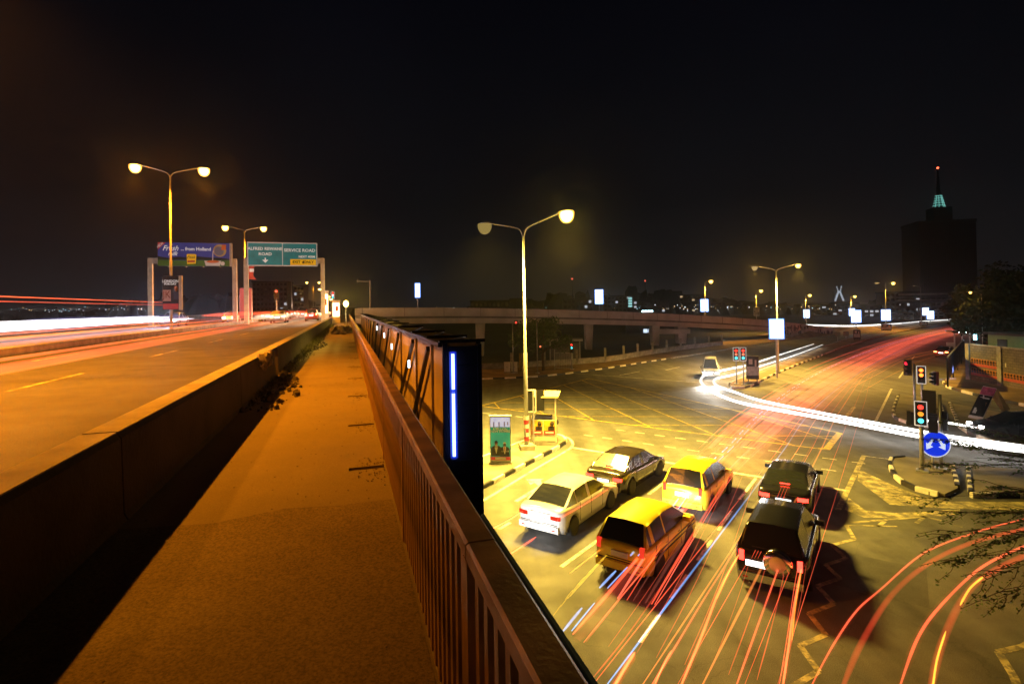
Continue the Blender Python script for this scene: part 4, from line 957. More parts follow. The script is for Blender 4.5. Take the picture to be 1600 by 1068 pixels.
MB().lathe([(.02, 0), (.14, .08), (.14, .2), (.02, .28)], 10, (1.2, -2.8, 3.7)).build('wall_lamp', lamp('green_white_lamp', (.8, 1, .7), 14), t)
ld = bpy.data.lights.new('lamp_light', 'POINT'); ld.energy = 40; ld.color = (.7, 1, .7); ld.shadow_soft_size = .2; l = bpy.data.objects.new('lamp_light', ld); C.objects.link(l); l.parent = t; l.location = (1.2, -3.3, 3.8)
# lit gatehouse and dark leaning panel at the wall end
b = at(1504, 556, .14); t = thing('gate_canopy', 'small white lit canopy on posts at the far end of the boundary wall', 'shelter', b, R(-35))
for x in (-.8, .0, .8): MB().box((x, 0, 1.6), (.16, .16, 3.2)).build('post', M_white, t)
MB().box((0, .5, 3.3), (3.4, 1.8, .16)).build('roof', M_white, t); MB().box((-1.2, 0, 1.0), (.9, .5, 1.6)).build('ticket_cabinet', M_white, t)
MB().box((0, .2, 3.18), (1.2, .12, .06)).build('tube_light', lamp('gate_tube', (.85, .9, 1), 20), t)
p0 = at(1481, 604, .14); p1_ = atd(1510, 541, 53)
t = thing('hoarding_panel', 'dark upright hoarding seen edge-on beside the end of the boundary wall', 'billboard', p0, 0)
dd = (at(1507, 560, .14) - p0); aa = math.atan2(dd.y, dd.x)
m = MB(); Lh = dd.length
for k in range(5): MB().box((dd.x * k / 4, dd.y * k / 4, 1.25), (.12, .12, 2.5), aa).build('post', M_dark, t)
MB().box((dd.x / 2, dd.y / 2, 1.5), (Lh, .08, 1.9), aa).build('panel', mat('hoarding_dark_blue', (.02, .03, .09), .25), t)
MB().box((dd.x * .45, dd.y * .45, 2.55), (Lh * .9, .1, .08), aa).build('top_rail', M_galv, t)

# ================================================================== poster stands
def figure_print(t, x, z, s, suit, skin, y=-.03, cap=False, tie=None):
    """flat printed portrait of a man in a suit"""
    def poly(name, pts, m_, dy):
        b = MB(); k = len(pts); b.add([(x + u * s, y - dy, z + v * s) for u, v in pts] + [(x + u * s, y - dy + .006, z + v * s) for u, v in pts], [tuple(range(k)), tuple(range(2 * k - 1, k - 1, -1))]); return b.build(name, m_, t)
    poly('printed_suit', [(-.33, -.62), (.33, -.62), (.34, -.1), (.2, .02), (.08, .06), (-.08, .06), (-.2, .02), (-.34, -.1)], suit, .004)
    poly('printed_shirt', [(-.09, .06), (.09, .06), (.1, -.08), (.02, -.45), (-.02, -.45), (-.1, -.08)], M_white, .008)
    poly('printed_tie', tie or [(-.1, .02), (-.1, -.04), (0, -.02), (.1, -.04), (.1, .02), (0, 0)], suit if not tie else MT['print_red'], .012)
    poly('printed_face', [(.1 * math.cos(a) , .2 + .14 * math.sin(a)) for a in [i * PI / 7 for i in range(14)]], skin, .010)
    poly('printed_hair', [(-.105, .2), (-.1, .31), (-.04, .37), (.04, .37), (.1, .31), (.105, .2), (.08, .26), (-.08, .26)], M_white if cap else mat('print_hair', (.01, .01, .01), .6), .014)
    poly('printed_glasses', [(-.09, .2), (.09, .2), (.09, .225), (-.09, .225)], M_black, .017)
    poly('printed_mouth', [(-.035, .12), (.035, .12), (.02, .105), (-.02, .105)], M_white, .017)
M_pg = mat('print_teal_green', (.01, .2, .12), .45, var=.5, vscale=1.2, col2=(.03, .36, .2), emis=(.01, .22, .13), estr=.7)  # print given a glow of its own in place of light on it
pa_ = at(766, 724, .13); pb_ = at(799, 724, .13); d = pb_ - pa_; ang = math.atan2(d.y, d.x); mid = (pa_ + pb_) / 2; W_ = d.length
t = thing('poster_stand', 'tall campaign poster stand with two suited men on the left island', 'poster stand', mid, ang)
H_ = atd(780, 650, mid.y).z - .13
MB().box((0, .22, .04), (W_ + .1, .6, .08)).build('base', M_galv, t)
MB().box((0, .02, H_ / 2 + .05), (W_, .1, H_ - .1)).build('frame', M_white, t)
MB().box((0, .06, H_ + .02), (W_ + .04, .22, .04)).build('top_cap', M_white, t)
MB().bar((0, .45, .1), (0, .1, H_ * .75), .05).build('rear_strut', M_galv, t)
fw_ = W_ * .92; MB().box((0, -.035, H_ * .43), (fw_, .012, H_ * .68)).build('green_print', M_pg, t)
MB().box((0, -.035, H_ * .88), (fw_, .012, H_ * .2)).build('sky_print', mat('print_pale_blue', (.5, .55, .75), .5, var=.2, vscale=4, emis=(.5, .55, .85), estr=.7), t)  # sky part glows too, standing in for light falling on the stand
for k, x in enumerate((-.3, -.05, .2, .36)): MB().box((x * W_, -.046, H_ * (.82 + .01 * k)), (.06, .006, H_ * (.13, .11, .1, .07)[k])).build('printed_tower', mat('print_towers', (.32, .3, .5), .5), t)
text('4 MILLION', .15, M_white, t, (0, -.045, H_ * .735), bold=.006); text('NEW HOMES', .16, M_white, t, (0, -.045, H_ * .685), bold=.006)
figure_print(t, -W_ * .2, H_ * .37, .75, mat('print_black_suit', (.015, .015, .017), .5), M_skin, -.045)
figure_print(t, W_ * .2, H_ * .35, .7, MT['print_black_suit'], mat('print_skin_dark', (.1, .05, .03), .5), -.05, True, [(-.03, .03), (.03, .03), (.02, -.3), (-.02, -.3)])
MB().box((0, -.062, H_ * .12), (fw_, .01, H_ * .07)).build('printed_red_band', MT['print_red'], t); MB().box((0, -.07, H_ * .12), (fw_ * .55, .008, H_ * .045)).build('printed_white_band', M_white, t)
text('CHANGE', .09, M_white, t, (W_ * .22, -.085, H_ * .27))
# A-frame on the right
q0, q1 = at(1513, 652, .14), at(1535, 656, .14); r0, r1 = at(1571, 650, .14), at(1587, 651, .14)
top0 = atd(1537, 603, (q0.y + r0.y) / 2 + .3); top1 = atd(1558, 607, (q1.y + r1.y) / 2 + .3)
t = thing('poster_stand', 'tent shaped poster stand with pink top leaning on the right island', 'poster stand', (q0 + q1) / 2)
o_ = (q0 + q1) / 2
def quadplate(name, a, b, c, d_, m_, th=.05, par=None, lift=0):
    a, b, c, d_ = [Vector(v) - o_ for v in (a, b, c, d_)]; n_ = (b - a).cross(d_ - a).normalized(); n_ = n_ if n_.y < 0 else -n_
    P = [v + n_ * (lift + th) for v in (a, b, c, d_)] + [v + n_ * lift for v in (a, b, c, d_)]
    return MB().add(P, [(0, 1, 2, 3), (7, 6, 5, 4), (0, 4, 5, 1), (1, 5, 6, 2), (2, 6, 7, 3), (3, 7, 4, 0)]).build(name, m_, par or t)
quadplate('front_board', q0, q1, top1, top0, M_white)
quadplate('rear_board', r0 , r1, top1, top0, mat('plywood_yellow', (.42, .3, .1), .7, var=.25, vscale=2), .05, None, -.06)
lp = lambda a, b, k: a.lerp(b, k)
quadplate('pink_print', lp(q0, top0, .74), lp(q1, top1, .74), lp(q1, top1, .98), lp(q0, top0, .98), mat('print_pink', (.6, .12, .25), .5, var=.3, vscale=4), .01, None, .052)
quadplate('black_print', lp(q0, top0, .08), lp(q1, top1, .08), lp(q1, top1, .73), lp(q0, top0, .73), M_black, .01, None, .052)
def onp(u_, v_): return lp(lp(q0, q1, u_), lp(top0, top1, u_), v_)
for (u0, u1, v0, v1, m_) in ((.15, .4, .15, .32, M_white), (.18, .4, .42, .56, M_skin), (.6, .82, .4, .52, M_skin), (.55, .85, .24, .34, MT['print_red']), (.15, .85, .62, .66, M_white), (.5, .9, .38, .6, None)):
    if m_: quadplate('printed_figure', onp(u0, v0), onp(u1, v0), onp(u1, v1), onp(u0, v1), m_, .008, None, .063)
# police booth / kiosk on the left island
kb = at(850, 692, .13); t = thing('traffic_booth', 'small open booth with yellow roof and orange posters behind the tall lamp', 'booth', kb, R(-6))
bw, bd = 1.35, 1.0; hk = 2.5
MB().box((0, 0, .1), (bw + .1, bd + .1, .2)).build('plinth', M_conc, t)
for x in (-bw / 2, bw / 2):
    for y in (-bd / 2, bd / 2): MB().box((x, y, hk / 2 + .1), (.06, .06, hk - .15)).build('post', M_cream, t)
m = MB(); hr_ = hk + .1; m.add([(-bw * .62, -bd * .6, hr_), (bw * .62, -bd * .6, hr_), (bw * .7, bd * .7, hr_ + .12), (-bw * .6, bd * .7, hr_ + .12), (-bw * .62, -bd * .6, hr_ + .07), (bw * .62, -bd * .6, hr_ + .07), (bw * .7, bd * .7, hr_ + .19), (-bw * .6, bd * .7, hr_ + .19)], [(0, 3, 2, 1), (4, 5, 6, 7), (0, 1, 5, 4), (1, 2, 6, 5), (2, 3, 7, 6), (3, 0, 4, 7)])
m.build('roof', mat('booth_roof', (.62, .55, .25), .6, var=.15), t)
MB().box((0, -bd / 2 - .02, .82), (bw + .04, .04, 1.15)).build('front_panel', M_cream, t); MB().box((bw / 2 + .02, 0, .82), (.04, bd, 1.15)).build('side_panel', M_cream, t); MB().box((-bw / 2 - .02, 0, .82), (.04, bd, 1.15)).build('side_panel', M_cream, t)
MB().box((0, .1, .95), (bw * .7, bd * .5, 1.1)).build('counter', M_galv, t)
for k in range(2):
    x = -.34 + k * .68; p = MB().box((x, -bd / 2 - .05, 1.05), (.62, .012, .62)).build('poster', mat('poster_yellow', (.7, .42, .03), .6, var=.3, vscale=5), t)
    MB().box((x, -bd / 2 - .06, .72), (.62, .012, .2)).build('poster_strip', PO[1], p); MB().box((x, -bd / 2 - .068, .72), (.44, .006, .07)).build('poster_text', M_white, p)
    m = MB(); m.lathe([(.01, 0), (.1, .06), (.12, .16), (.08, .27), (.01, .3)], 10, (x + .14, -bd / 2 - .03, 1.05)); m.box((x + .1, -bd / 2 - .062, .93), (.36, .01, .22)); m.build('poster_figure', PO[2], p)
p = MB().box((bw / 2 + .05, 0, 1.05), (.012, .8, .62)).build('poster', MT['poster_yellow'], t); MB().box((bw / 2 + .06, 0, .72), (.012, .8, .2)).build('poster_strip', PO[1], p); MB().lathe([(.01, 0), (.1, .06), (.12, .16), (.08, .27), (.01, .3)], 10, (bw / 2 + .04, 0, 1.02)).build('poster_figure', PO[2], p)
# twin panel signal backs on a post before the booth
sb = at(834, 697, .13); t = thing('signal_back', 'signal post with white framed black backing boards before the booth', 'traffic signal', sb, R(8))
hs = atd(834, 610, sb.y).z - .13
MB().tube([(0, 0, 0), (0, 0, hs)], .055, 8).build('pole', M_galv, t); MB().box((0, 0, .03), (.28, .28, .05)).build('base_plate', M_galv, t)
for dx, nm in ((-.13, 1), (.38, 1)):
    MB().box((dx, .03, hs - .55), (.4 if dx < 0 else .48, .05, 1.1)).build('backing_board', M_black, t)
m = MB(); 
for x in (-.34, .14): m.box((x, -.02, hs - .55), (.05, .04, 1.18))
for z in (hs + .03, hs - 1.14): m.box((-.1, -.02, z), (.43, .04, .05))
m.build('white_frame', M_white, t)
# painted rings on the tall lamp foot, concrete footing
t = thing('lamp_footing', 'square concrete footing with red and white painted sleeve around the tall lamp', 'footing', p1, R(10))
MB().box((0, 0, .12), (.75, .75, .24)).build('footing', M_conc, t)
for k in range(6): MB().tube([(0, 0, .45 + k * .22), (0, 0, .66 + k * .22)], .135, 10).build('painted_ring', (MT['print_red'], M_white)[k % 2], t)

# ================================================================== traffic signals
RED = lamp('signal_red', (1, .035, .02), 3.2); AMB = lamp('signal_amber', (1, .3, .02), 1.6); GRN = lamp('signal_green', (.08, .75, .85), 2.6)
OFF = mat('signal_off', (.05, .02, .02), .3)
def sig_head(t, x, y, z, s, lights, frame=True, rz=0, redcase=False):
    h = thing('signal_head', None, None, (x, y, z), rz); del_ = [k for k in ('label', 'category') if k in h.keys()]; h.parent = t
    MB().box((0, .06, 0), (.42 * s, .14, 1.05 * s)).build('backing_board', M_black if not redcase else mat('signal_case_red', (.12, .02, .02), .5), h)
    MB().box((0, -.07, 0), (.28 * s, .14, .92 * s)).build('housing', M_black, h)
    if frame:
        m = MB()
        for xx in (-.22 * s, .22 * s): m.box((xx, -.02, 0), (.035 * s, .03, 1.1 * s))
        for zz_ in (-.54 * s, .54 * s): m.box((0, -.02, zz_), (.405 * s, .03, .035 * s))
        m.build('white_border', mat('signal_border', (.85, .85, .85), .4, emis=(.9, .9, .9), estr=.5), h)
    for k, (mm) in enumerate(lights):
        zz_ = (.3 - .3 * k) * s
        MB().lathe([(.11 * s, 0), (.1 * s, .025), (.03 * s, .04)], 14, (0, -.14, zz_), 'Y').build('signal_lamp', mm or OFF, h, True)
        m = MB()
        for a in range(7):
            a0 = R(-20 + a * 31.4); a1 = R(-20 + (a + 1) * 31.4); r_ = .125 * s
            m.add([(r_ * math.cos(a0), -.14, zz_ + r_ * math.sin(a0)), (r_ * math.cos(a1), -.14, zz_ + r_ * math.sin(a1)), (r_ * math.cos(a1), -.27, zz_ + r_ * math.sin(a1)), (r_ * math.cos(a0), -.27, zz_ + r_ * math.sin(a0))], [(0, 1, 2, 3)])
        m.build('visor', M_black, h)
    return h
def signal(label, px, pyb, zb, heads, H_, rz=0, pr_=.07):
    b = at(px, pyb, zb); t = thing('traffic_light', label, 'traffic light', b, rz, 'traffic lights')
    MB().tube([(0, 0, 0), (0, 0, H_)], pr_, 10).build('pole', M_galv, t, True); MB().box((0, 0, .04), (.45, .45, .07)).build('base_plate', M_galv, t)
    for x, y, z, s, li, fr in heads: sig_head(t, x, y, z, s, li, fr)
    return t, b
b = at(1441, 736, .14); Yb = b.y; Z = lambda py, Y=Yb: atd(1436, py, Y).z - .14
t, b = signal('near traffic signal showing red, amber and green together beside the round blue sign', 1441, 736, .14, [(0, -.12, Z(645), .98, [RED, AMB, GRN], True)], Z(628), R(-38), .085)
# dark second head turned away and small parts on the same pole
sig_head(t, .42, .25, Z(660), .8, [None] * 3, False, R(180)); sig_head(t, -.38, .1, Z(655), .6, [None] * 2, False, R(90)); MB().box((.2, .1, Z(650)), (.5, .05, .05)).build('bracket', M_dark, t)
for px_, pyb, top, lb, zz_, hd in ((1442, 640, 590, 'traffic signal with glowing amber lamp behind and above the near signal', 585, [RED, AMB, None]),):
    b0 = at(px_, pyb + 18, .14); zt = atd(px_, 572, b0.y).z - .14
    t, b = signal(lb, px_, pyb + 18, .14, [(-.02, -.12, atd(px_, 585, b0.y).z - .14, 1.0, [lamp('signal_red_amber', (1, .16, .02), 5), lamp('signal_red_amber', (1, .16, .02), 5), None], True)], zt, R(-38), .07)
    sig_head(t, .65, .1, atd(px_, 590, b0.y).z - .14, .8, [None] * 3, False, R(-60), True)
b0 = at(1431, 655, .14)
t, b = signal('traffic signal with dim red glow left of the amber one', 1430, 655, .14, [(-.35, -.05, atd(1424, 575, b0.y).z - .14, .95, [lamp('signal_red_dim', (.9, .02, .04), 2.5), None, None], False)], atd(1430, 568, b0.y).z - .14, R(-60), .07)
b0 = at(1471, 733, .14)
t, b = signal('signal pole with dark heads seen from behind, carrying the round blue sign', 1471, 733, .14, [], atd(1466, 616, b0.y).z - .14, R(-30), .07)
sig_head(t, -.35, .1, atd(1455, 632, b0.y).z - .14, 1.15, [None] * 3, False, R(160)); sig_head(t, .15, .25, atd(1470, 658, b0.y).z - .14, .8, [None] * 3, False, R(160)); MB().box((-.15, .1, atd(1455, 640, b0.y).z - .14), (.5, .05, .05)).build('bracket', M_dark, t)
MB().tube([(-.32, -.1, 0), (-.32, -.1, atd(1462, 650, b0.y).z - .14)], .05, 8).build('thin_pole', M_galv, t)
# round blue sign
cs = atd(1462, 693.5, b0.y - .35); rs_ = 20.5 * (b0.y - .35) / FPX
t = thing('road_sign', 'round blue road sign with two white arrows pointing down to either side', 'road sign', cs, R(-14))
def disc(name, r_, y0, y1, m_, sc_=1.0, seg=40):
    o = MB().lathe([(r_, y0), (r_, y1)], seg, ax='Y').build(name, m_, t); return o
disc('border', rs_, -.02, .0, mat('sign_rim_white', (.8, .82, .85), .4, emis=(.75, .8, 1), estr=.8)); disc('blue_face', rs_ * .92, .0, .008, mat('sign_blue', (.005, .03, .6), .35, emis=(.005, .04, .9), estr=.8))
for s in (-1, 1):
    pts = [(.09, .42), (.26, .32), (.5, -.1), (.62, -.02), (.62, -.45), (.26, -.32), (.36, -.22)]
    pts = [(.1, .36), (.24, .44), (.52, .02), (.64, .12), (.62, -.42), (.16, -.2), (.36, -.12)]
    P = [(s * x * rs_, -.012, y * rs_) for x, y in pts]; k = len(P)
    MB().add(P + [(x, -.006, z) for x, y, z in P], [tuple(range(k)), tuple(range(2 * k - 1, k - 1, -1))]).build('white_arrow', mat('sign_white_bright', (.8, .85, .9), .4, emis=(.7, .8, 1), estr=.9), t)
MB().box((0, .1, 0), (.5, .1, .06)).build('bracket', M_galv, t)
b1 = at(1146, 604, .14); 
for k, (px_, lb) in enumerate(((1150, 'left one of the twin red signals on the median nose'), (1161, 'right one of the twin red signals on the median nose'))):
    b0 = at(px_ + 1, 600 + k, .14); zc = atd(px_, 553, b0.y).z - .14
    signal(lb, px_ + 1, 600 + k, .14, [(0, -.1, zc, 1.12, [RED, lamp('signal_red_soft', (1, .2, .1), 1.5), GRN], True)], zc + .5, R(-20), .06)
b0 = at(894, 577, .12); zc = atd(892, 543, b0.y).z - .12; signal('distant signal glowing red and cyan before the barred gate', 894, 577, .12, [(-.05, -.1, zc, 1.15, [RED, GRN, None], False)], zc + .3, 0, .07)
b0 = at(840, 583, .12); t, b = signal('tall white signal pole left of the barred gate with amber signal', 840, 583, .12, [(.35, -.05, atd(844, 545, b0.y).z - .12, .95, [lamp('signal_orange_dim', (1, .2, .08), 1.6), None, None], False)], atd(837, 503, b0.y).z - .12, 0, .07)
b0 = at(800, 583, .12); zt = atd(801, 503, b0.y).z - .12; t, b = signal('signal with dim red lamp on a pole in front of the flyover girder', 802, 583, .12, [(.4, -.05, zt - .35, 1.0, [lamp('signal_red_faint', (1, .06, .04), 2.0), None, None], False)], zt, 0, .07)
# small signs on the grass slope
for k, (px_, pyb, yt, lb) in enumerate(((1309, 533, 520, 'left one of two small grey signs on the orange verge'), (1322, 532, 519, 'right one of two small grey signs on the orange verge'))):
    b0 = at(px_, pyb, .1); hh = atd(px_, yt, b0.y).z; t = thing('small_sign', lb, 'sign', b0, R(-25)); MB().box((0, 0, hh * .4), (.08, .08, hh * .8)).build('post', M_galv, t); MB().box((0, -.05, hh * .78), (.95, .06, .9)).build('sign_plate', M_concd, t)

# ================================================================== vehicles
PAINT = {'white': mat('paint_white', (.72, .72, .7), .3, coat=.6), 'black': mat('paint_black', (.012, .013, .018), .25, coat=.8), 'dark': mat('paint_dark', (.03, .024, .02), .25, coat=.8),
         'yellow': mat('paint_yellow', (.8, .66, .03), .35, coat=.5), 'silver': mat('paint_silver', (.3, .3, .31), .3, .6, coat=.5), 'red': mat('paint_red', (.25, .02, .015), .3, coat=.6)}
TL = lamp('tail_lit', (1, .035, .02), 7); TLd = lamp('tail_dim', (1, .05, .02), .9); TLo = mat('tail_off', (.35, .03, .02), .2); HL = lamp('head_lit', (1, .95, .85), 30); HLo = mat('head_off', (.5, .5, .5), .1); PL = lamp('plate_lit', (1, .97, .9), 2.6, False); PLo = mat('plate_off', (.7, .7, .68), .4)
AMBL = lamp('indicator_amber', (1, .4, .03), 6)
# profiles: (y, ztop) of the body belt; roof profile; lengths along y from rear to front
KIND = {
 'sedan': dict(L=4.6, W=1.76, belt=[(0, .86), (.06, .98), (.5, 1.03), (1.1, .98), (3.3, .93), (4.0, .84), (4.4, .7), (4.6, .58)], roof=[(.45, 1.03), (1.2, 1.42), (2.2, 1.46), (2.75, 1.4), (3.6, .9)], pil=[.45, 1.25, 2.05, 2.13, 2.85, 3.6]),
 'suv': dict(L=4.5, W=1.82, belt=[(0, .95), (.05, 1.12), (.5, 1.12), (1.1, 1.1), (3.2, 1.08), (3.95, 1.0), (4.35, .85), (4.5, .65)], roof=[(.08, 1.12), (.35, 1.72), (1.8, 1.78), (2.5, 1.72), (3.3, 1.08)], pil=[.08, .5, 1.45, 1.53, 2.45, 3.3]),
 'wagon': dict(L=4.1, W=1.7, belt=[(0, .9), (.05, 1.03), (.5, 1.03), (1.1, 1.02), (3.0, 1.0), (3.6, .9), (3.95, .75), (4.1, .6)], roof=[(.08, 1.03), (.4, 1.55), (1.7, 1.6), (2.4, 1.54), (3.2, 1.0)], pil=[.08, .55, 1.4, 1.48, 2.35, 3.2]),
 'minibus': dict(L=4.6, W=1.8, belt=[(0, .95), (.05, 1.1), (.5, 1.12), (1.1, 1.12), (3.6, 1.12), (4.2, 1.08), (4.5, .9), (4.6, .7)], roof=[(.06, 1.1), (.25, 1.9), (1.8, 1.98), (3.4, 1.92), (4.3, 1.08)], pil=[.06, .45, 1.6, 1.7, 2.9, 4.3]),
}
def interp(pr, y):
    if y <= pr[0][0]: return pr[0][1]
    for (a, za), (b, zb) in zip(pr, pr[1:]):
        if y <= b: return za + (zb - za) * (y - a) / (b - a)
    return pr[-1][1]
def car(name, label, kind, paint, pos, heading, tail=TLo, head=HLo, plate=PLo, spare=False, roofpaint=None, group=None, cat='car', stripes=False, detail=True):
    K = KIND[kind]; L_, W_ = K['L'], K['W']; t = thing(name, label, cat, pos, -heading, group)
    yo = -L_ / 2; wr = .33 if kind != 'suv' else .37; ax_y = (.85, L_ - .85); gc = .22
    ys = sorted(set([0, .03, .08, .15, .3] + [round(k * .12 + .3, 3) for k in range(int((L_ - .6) / .12))] + [L_ - .3, L_ - .15, L_ - .07, L_ - .02, L_]))
    secs = []
    for y in ys:
        e = min(y, L_ - y); wf = W_ / 2 * (1 - .16 * max(0, 1 - e / .35) ** 2.2)
        zb = gc + .12 * max(0, 1 - e / .25)
        for a in ax_y:
            dy = abs(y - a)
            if dy < wr + .07: zb = max(zb, math.sqrt((wr + .07) ** 2 - dy * dy) + wr - .02)
        zt = interp(K['belt'], y); zb = min(zb, zt - .12); hm = max(zb + .02, .45)
        s_ = [(wf * .94, zb), (wf * .99, max(zb + .01, min(hm, zt - .1))), (wf, max(zb + .02, zt - .28) if zt - .28 > zb else zb + .03), (wf * .985, zt - .09), (wf * .93, zt - .02), (wf * .8, zt), (0, zt + .025)]
        secs.append([(x, y + yo, z) for x, z in s_] + [(-x, y + yo, z) for x, z in s_[-2::-1]])
    n_ = len(secs[0]); vs = [p for s_ in secs for p in s_]; fs = []
    for i in range(len(secs) - 1):
        for j in range(n_ - 1): fs.append((i * n_ + j, i * n_ + j + 1, (i + 1) * n_ + j + 1, (i + 1) * n_ + j))
        fs.append((i * n_ + n_ - 1, i * n_, (i + 1) * n_, (i + 1) * n_ + n_ - 1))
    fs += [tuple(range(n_)), tuple(range((len(secs) - 1) * n_, len(secs) * n_))]
    body = MB().add(vs, fs).build('body', PAINT[paint], t, True)
    # greenhouse
    ya, yb = K['roof'][0][0], K['roof'][-1][0]; pl = K['pil']
    gy = sorted(set([ya, yb] + [p for p, _ in K['roof']] + pl + [ya + (yb - ya) * k / 16 for k in range(17)]))
    paintb = MB(); glassb = MB(); roofb = MB()
    def gsec(y):
        z0_ = interp(K['belt'], y) - .03; zt = max(z0_ + .03, interp(K['roof'], y)); q = (zt - z0_) / .5; wb_ = W_ / 2 * .9; wt = W_ / 2 * (.9 - .17 * min(1.5, q))
        zz_ = z0_ + (zt - z0_) * .88
        return [(wb_, y + yo, z0_), (wt + .01, y + yo, zz_), (wt * .9, y + yo, zt), (0, y + yo, zt + .03 * min(1, q)), (-wt * .9, y + yo, zt), (-wt - .01, y + yo, zz_), (-wb_, y + yo, z0_)]
    rp = K['roof']; rear_end = rp[1][0]; front_start = rp[-2][0]
    for a, b in zip(gy, gy[1:]):
        if b - a < 1e-4: continue
        A, Bq = gsec(a), gsec(b); mid_ = (a + b) / 2
        for j in range(6):
            f = [A[j], A[j + 1], Bq[j + 1], Bq[j]]; sidef = j in (0, 5); topf = j in (2, 3)
            near_p = any(abs(mid_ - p) < .06 for p in pl[1:4])
            if sidef: (glassb if (not near_p and interp(K['roof'], mid_) - interp(K['belt'], mid_) > .12 and ya + .18 < mid_ < yb - .1) else paintb).add(f, [(0, 1, 2, 3)])
            elif topf and (mid_ < rear_end - .02 or mid_ > front_start + .02): glassb.add(f, [(0, 1, 2, 3)])
            else: roofb.add(f, [(0, 1, 2, 3)])
    roofb.add(paintb.v, paintb.f); ro = roofb.build('roof', PAINT[roofpaint or paint], t, True)
    bm_w = bmesh.new(); bm_w.from_mesh(ro.data); bmesh.ops.remove_doubles(bm_w, verts=bm_w.verts, dist=.002); bm_w.to_mesh(ro.data); bm_w.free()
    glassb.build('window_glass', M_glass, t)
    zl = .78 if kind in ('sedan',) else (.92 if kind != 'minibus' else .8)
    if detail:
        for y in (pl[2] + .04, pl[1] + .02, pl[4] + .15):
            m = MB()
            for s in (-1, 1): m.box((s * W_ / 2 * .995, y + yo, .68), (.012, .012, .62))
            m.build('door_seam', M_black, t)
        for s in (-1, 1):
            for y in (1.35, 2.3): MB().box((s * W_ / 2 * .995, y + yo, .82), (.03, .16, .03)).build('door_handle', M_chrome if paint != 'white' else PAINT['white'], t)
            MB().box((s * (W_ / 2 + .05), yb - .35 + yo, interp(K['belt'], yb - .3) + .02), (.24, .1, .13)).build('wing_mirror', PAINT[paint], t)
        MB().box((0, yo - .012, .56), (W_ * .8, .03, .018)).build('bumper_seam', M_black, t)
        MB().box((0, yo - .005, zl + .1 if kind == 'sedan' else .62), (W_ * .5, .03, .014)).build('boot_seam', M_black, t)
        for s in (-1, 1): MB().box((s * W_ * .33, yo - .062, .4), (.12, .02, .04)).build('reflector', TLo, t)
        MB().tube([(-.5, yo - .06, .24), (-.5, yo + .2, .26)], .03, 8).build('exhaust_pipe', M_chrome, t)
        m = MB(); wf = W_ * .86
        m.box((0, yo - .02, .42), (wf, .1, .2)); m.build('rear_bumper', PAINT[paint] if not spare else M_chrome, t)
        MB().box((0, yo + L_ + .01, .42), (wf, .1, .22)).build('front_bumper', PAINT[paint], t)
        MB().box((0, yo + L_ - .015, .6), (W_ * .5, .05, .12)).build('grille', M_black, t)
        if tail is TL: MB().box((0, ya + yo + (.1 if kind == 'sedan' else .26), interp(K['roof'], ya + .1) + .03), (.32, .04, .03)).build('high_brake_light', TL, t)
        MB().box((0, ya + yo + .02, interp(K['roof'], ya + .02) + .0), (W_ * .5, .03, .02)).build('window_trim', M_black, t)
    for s in (-1, 1):
        m = MB(); 
        if kind == 'sedan': m.box((s * W_ * .33, yo + .03, zl), (.27, .1, .13)); m.box((s * W_ * .418, yo + .09, zl), (.1, .18, .12))
        else: m.box((s * W_ * .385, yo + .03, zl + .0), (.12, .1, .26))
        m.build('tail_light', tail, t)
        MB().box((s * W_ * .33, yo + L_ - .05, .64), (.26, .14, .13)).build('headlight', head, t)
    MB().box((0 if not spare else -.35, yo - .035 if not spare else yo - .01, .66 if kind == 'sedan' else .75), (.5, .02, .15)).build('licence_plate', plate, t)
    if spare:
        sp_ = MB().lathe([(.1, -.02), (.3, -.02), (.35, .03), (.35, .16), (.3, .2), (.1, .2)], 24, (.2, yo - .02, .95), 'Y').build('spare_wheel', M_chrome, t, True)
        MB().lathe([(.02, .2), (.2, .21), (.2, .23), (.02, .24)], 20, (.2, yo - .02, .95), 'Y').build('spare_cover', M_white, sp_, True)
    if stripes:
        m = MB()
        for s in (-1, 1):
            for z in (.62, .74): m.box((s * W_ / 2 * 1.0, 0, z), (.012, L_ * .8, .05))
        m.build('side_stripe', M_black, t)
    for s in (-1, 1):
        for a in ax_y:
            wh = thing('wheel', None, None, (s * (W_ / 2 - .1), a + yo, wr)); wh.parent = t
            key = 'tyre%.2f' % wr
            if key not in MT:
                MT[key] = MB().lathe([(wr * .62, -.1), (wr * .95, -.1), (wr, -.07), (wr, .07), (wr * .95, .1), (wr * .62, .1)], 20, ax='X').mesh('tyre', M_rubber, True)
                rm = MB().lathe([(.04, -.085), (wr * .6, -.085), (wr * .62, -.06), (wr * .62, .06), (wr * .6, .085), (.04, .085)], 16, ax='X')
                MT[key + 'r'] = rm.mesh('rim', M_rim)
                sk = MB()
                for a_ in range(5):
                    th = a_ * 2 * PI / 5; sk.box((.088, math.cos(th) * wr * .33, math.sin(th) * wr * .33), (.02, .05, wr * .3), mx=Matrix.Rotation(th - PI / 2, 3, 'X'))
                    sk.box((-.088, math.cos(th) * wr * .33, math.sin(th) * wr * .33), (.02, .05, wr * .3), mx=Matrix.Rotation(th - PI / 2, 3, 'X'))
                MT[key + 's'] = sk.mesh('spoke', M_dark)
            inst('tyre', MT[key], wh); 
            if detail: inst('rim', MT[key + 'r'], wh); inst('spoke', MT[key + 's'], wh)
    return t
def at_rear(pl_, pr_, z, kind, heading):
    a, b = at(*pl_, z), at(*pr_, z); c = (a + b) / 2; L_ = KIND[kind]['L']; return Vector((c.x + math.sin(heading) * L_ / 2, c.y + math.cos(heading) * L_ / 2, 0.006))
GRP = 'vehicles waiting at the stop line'
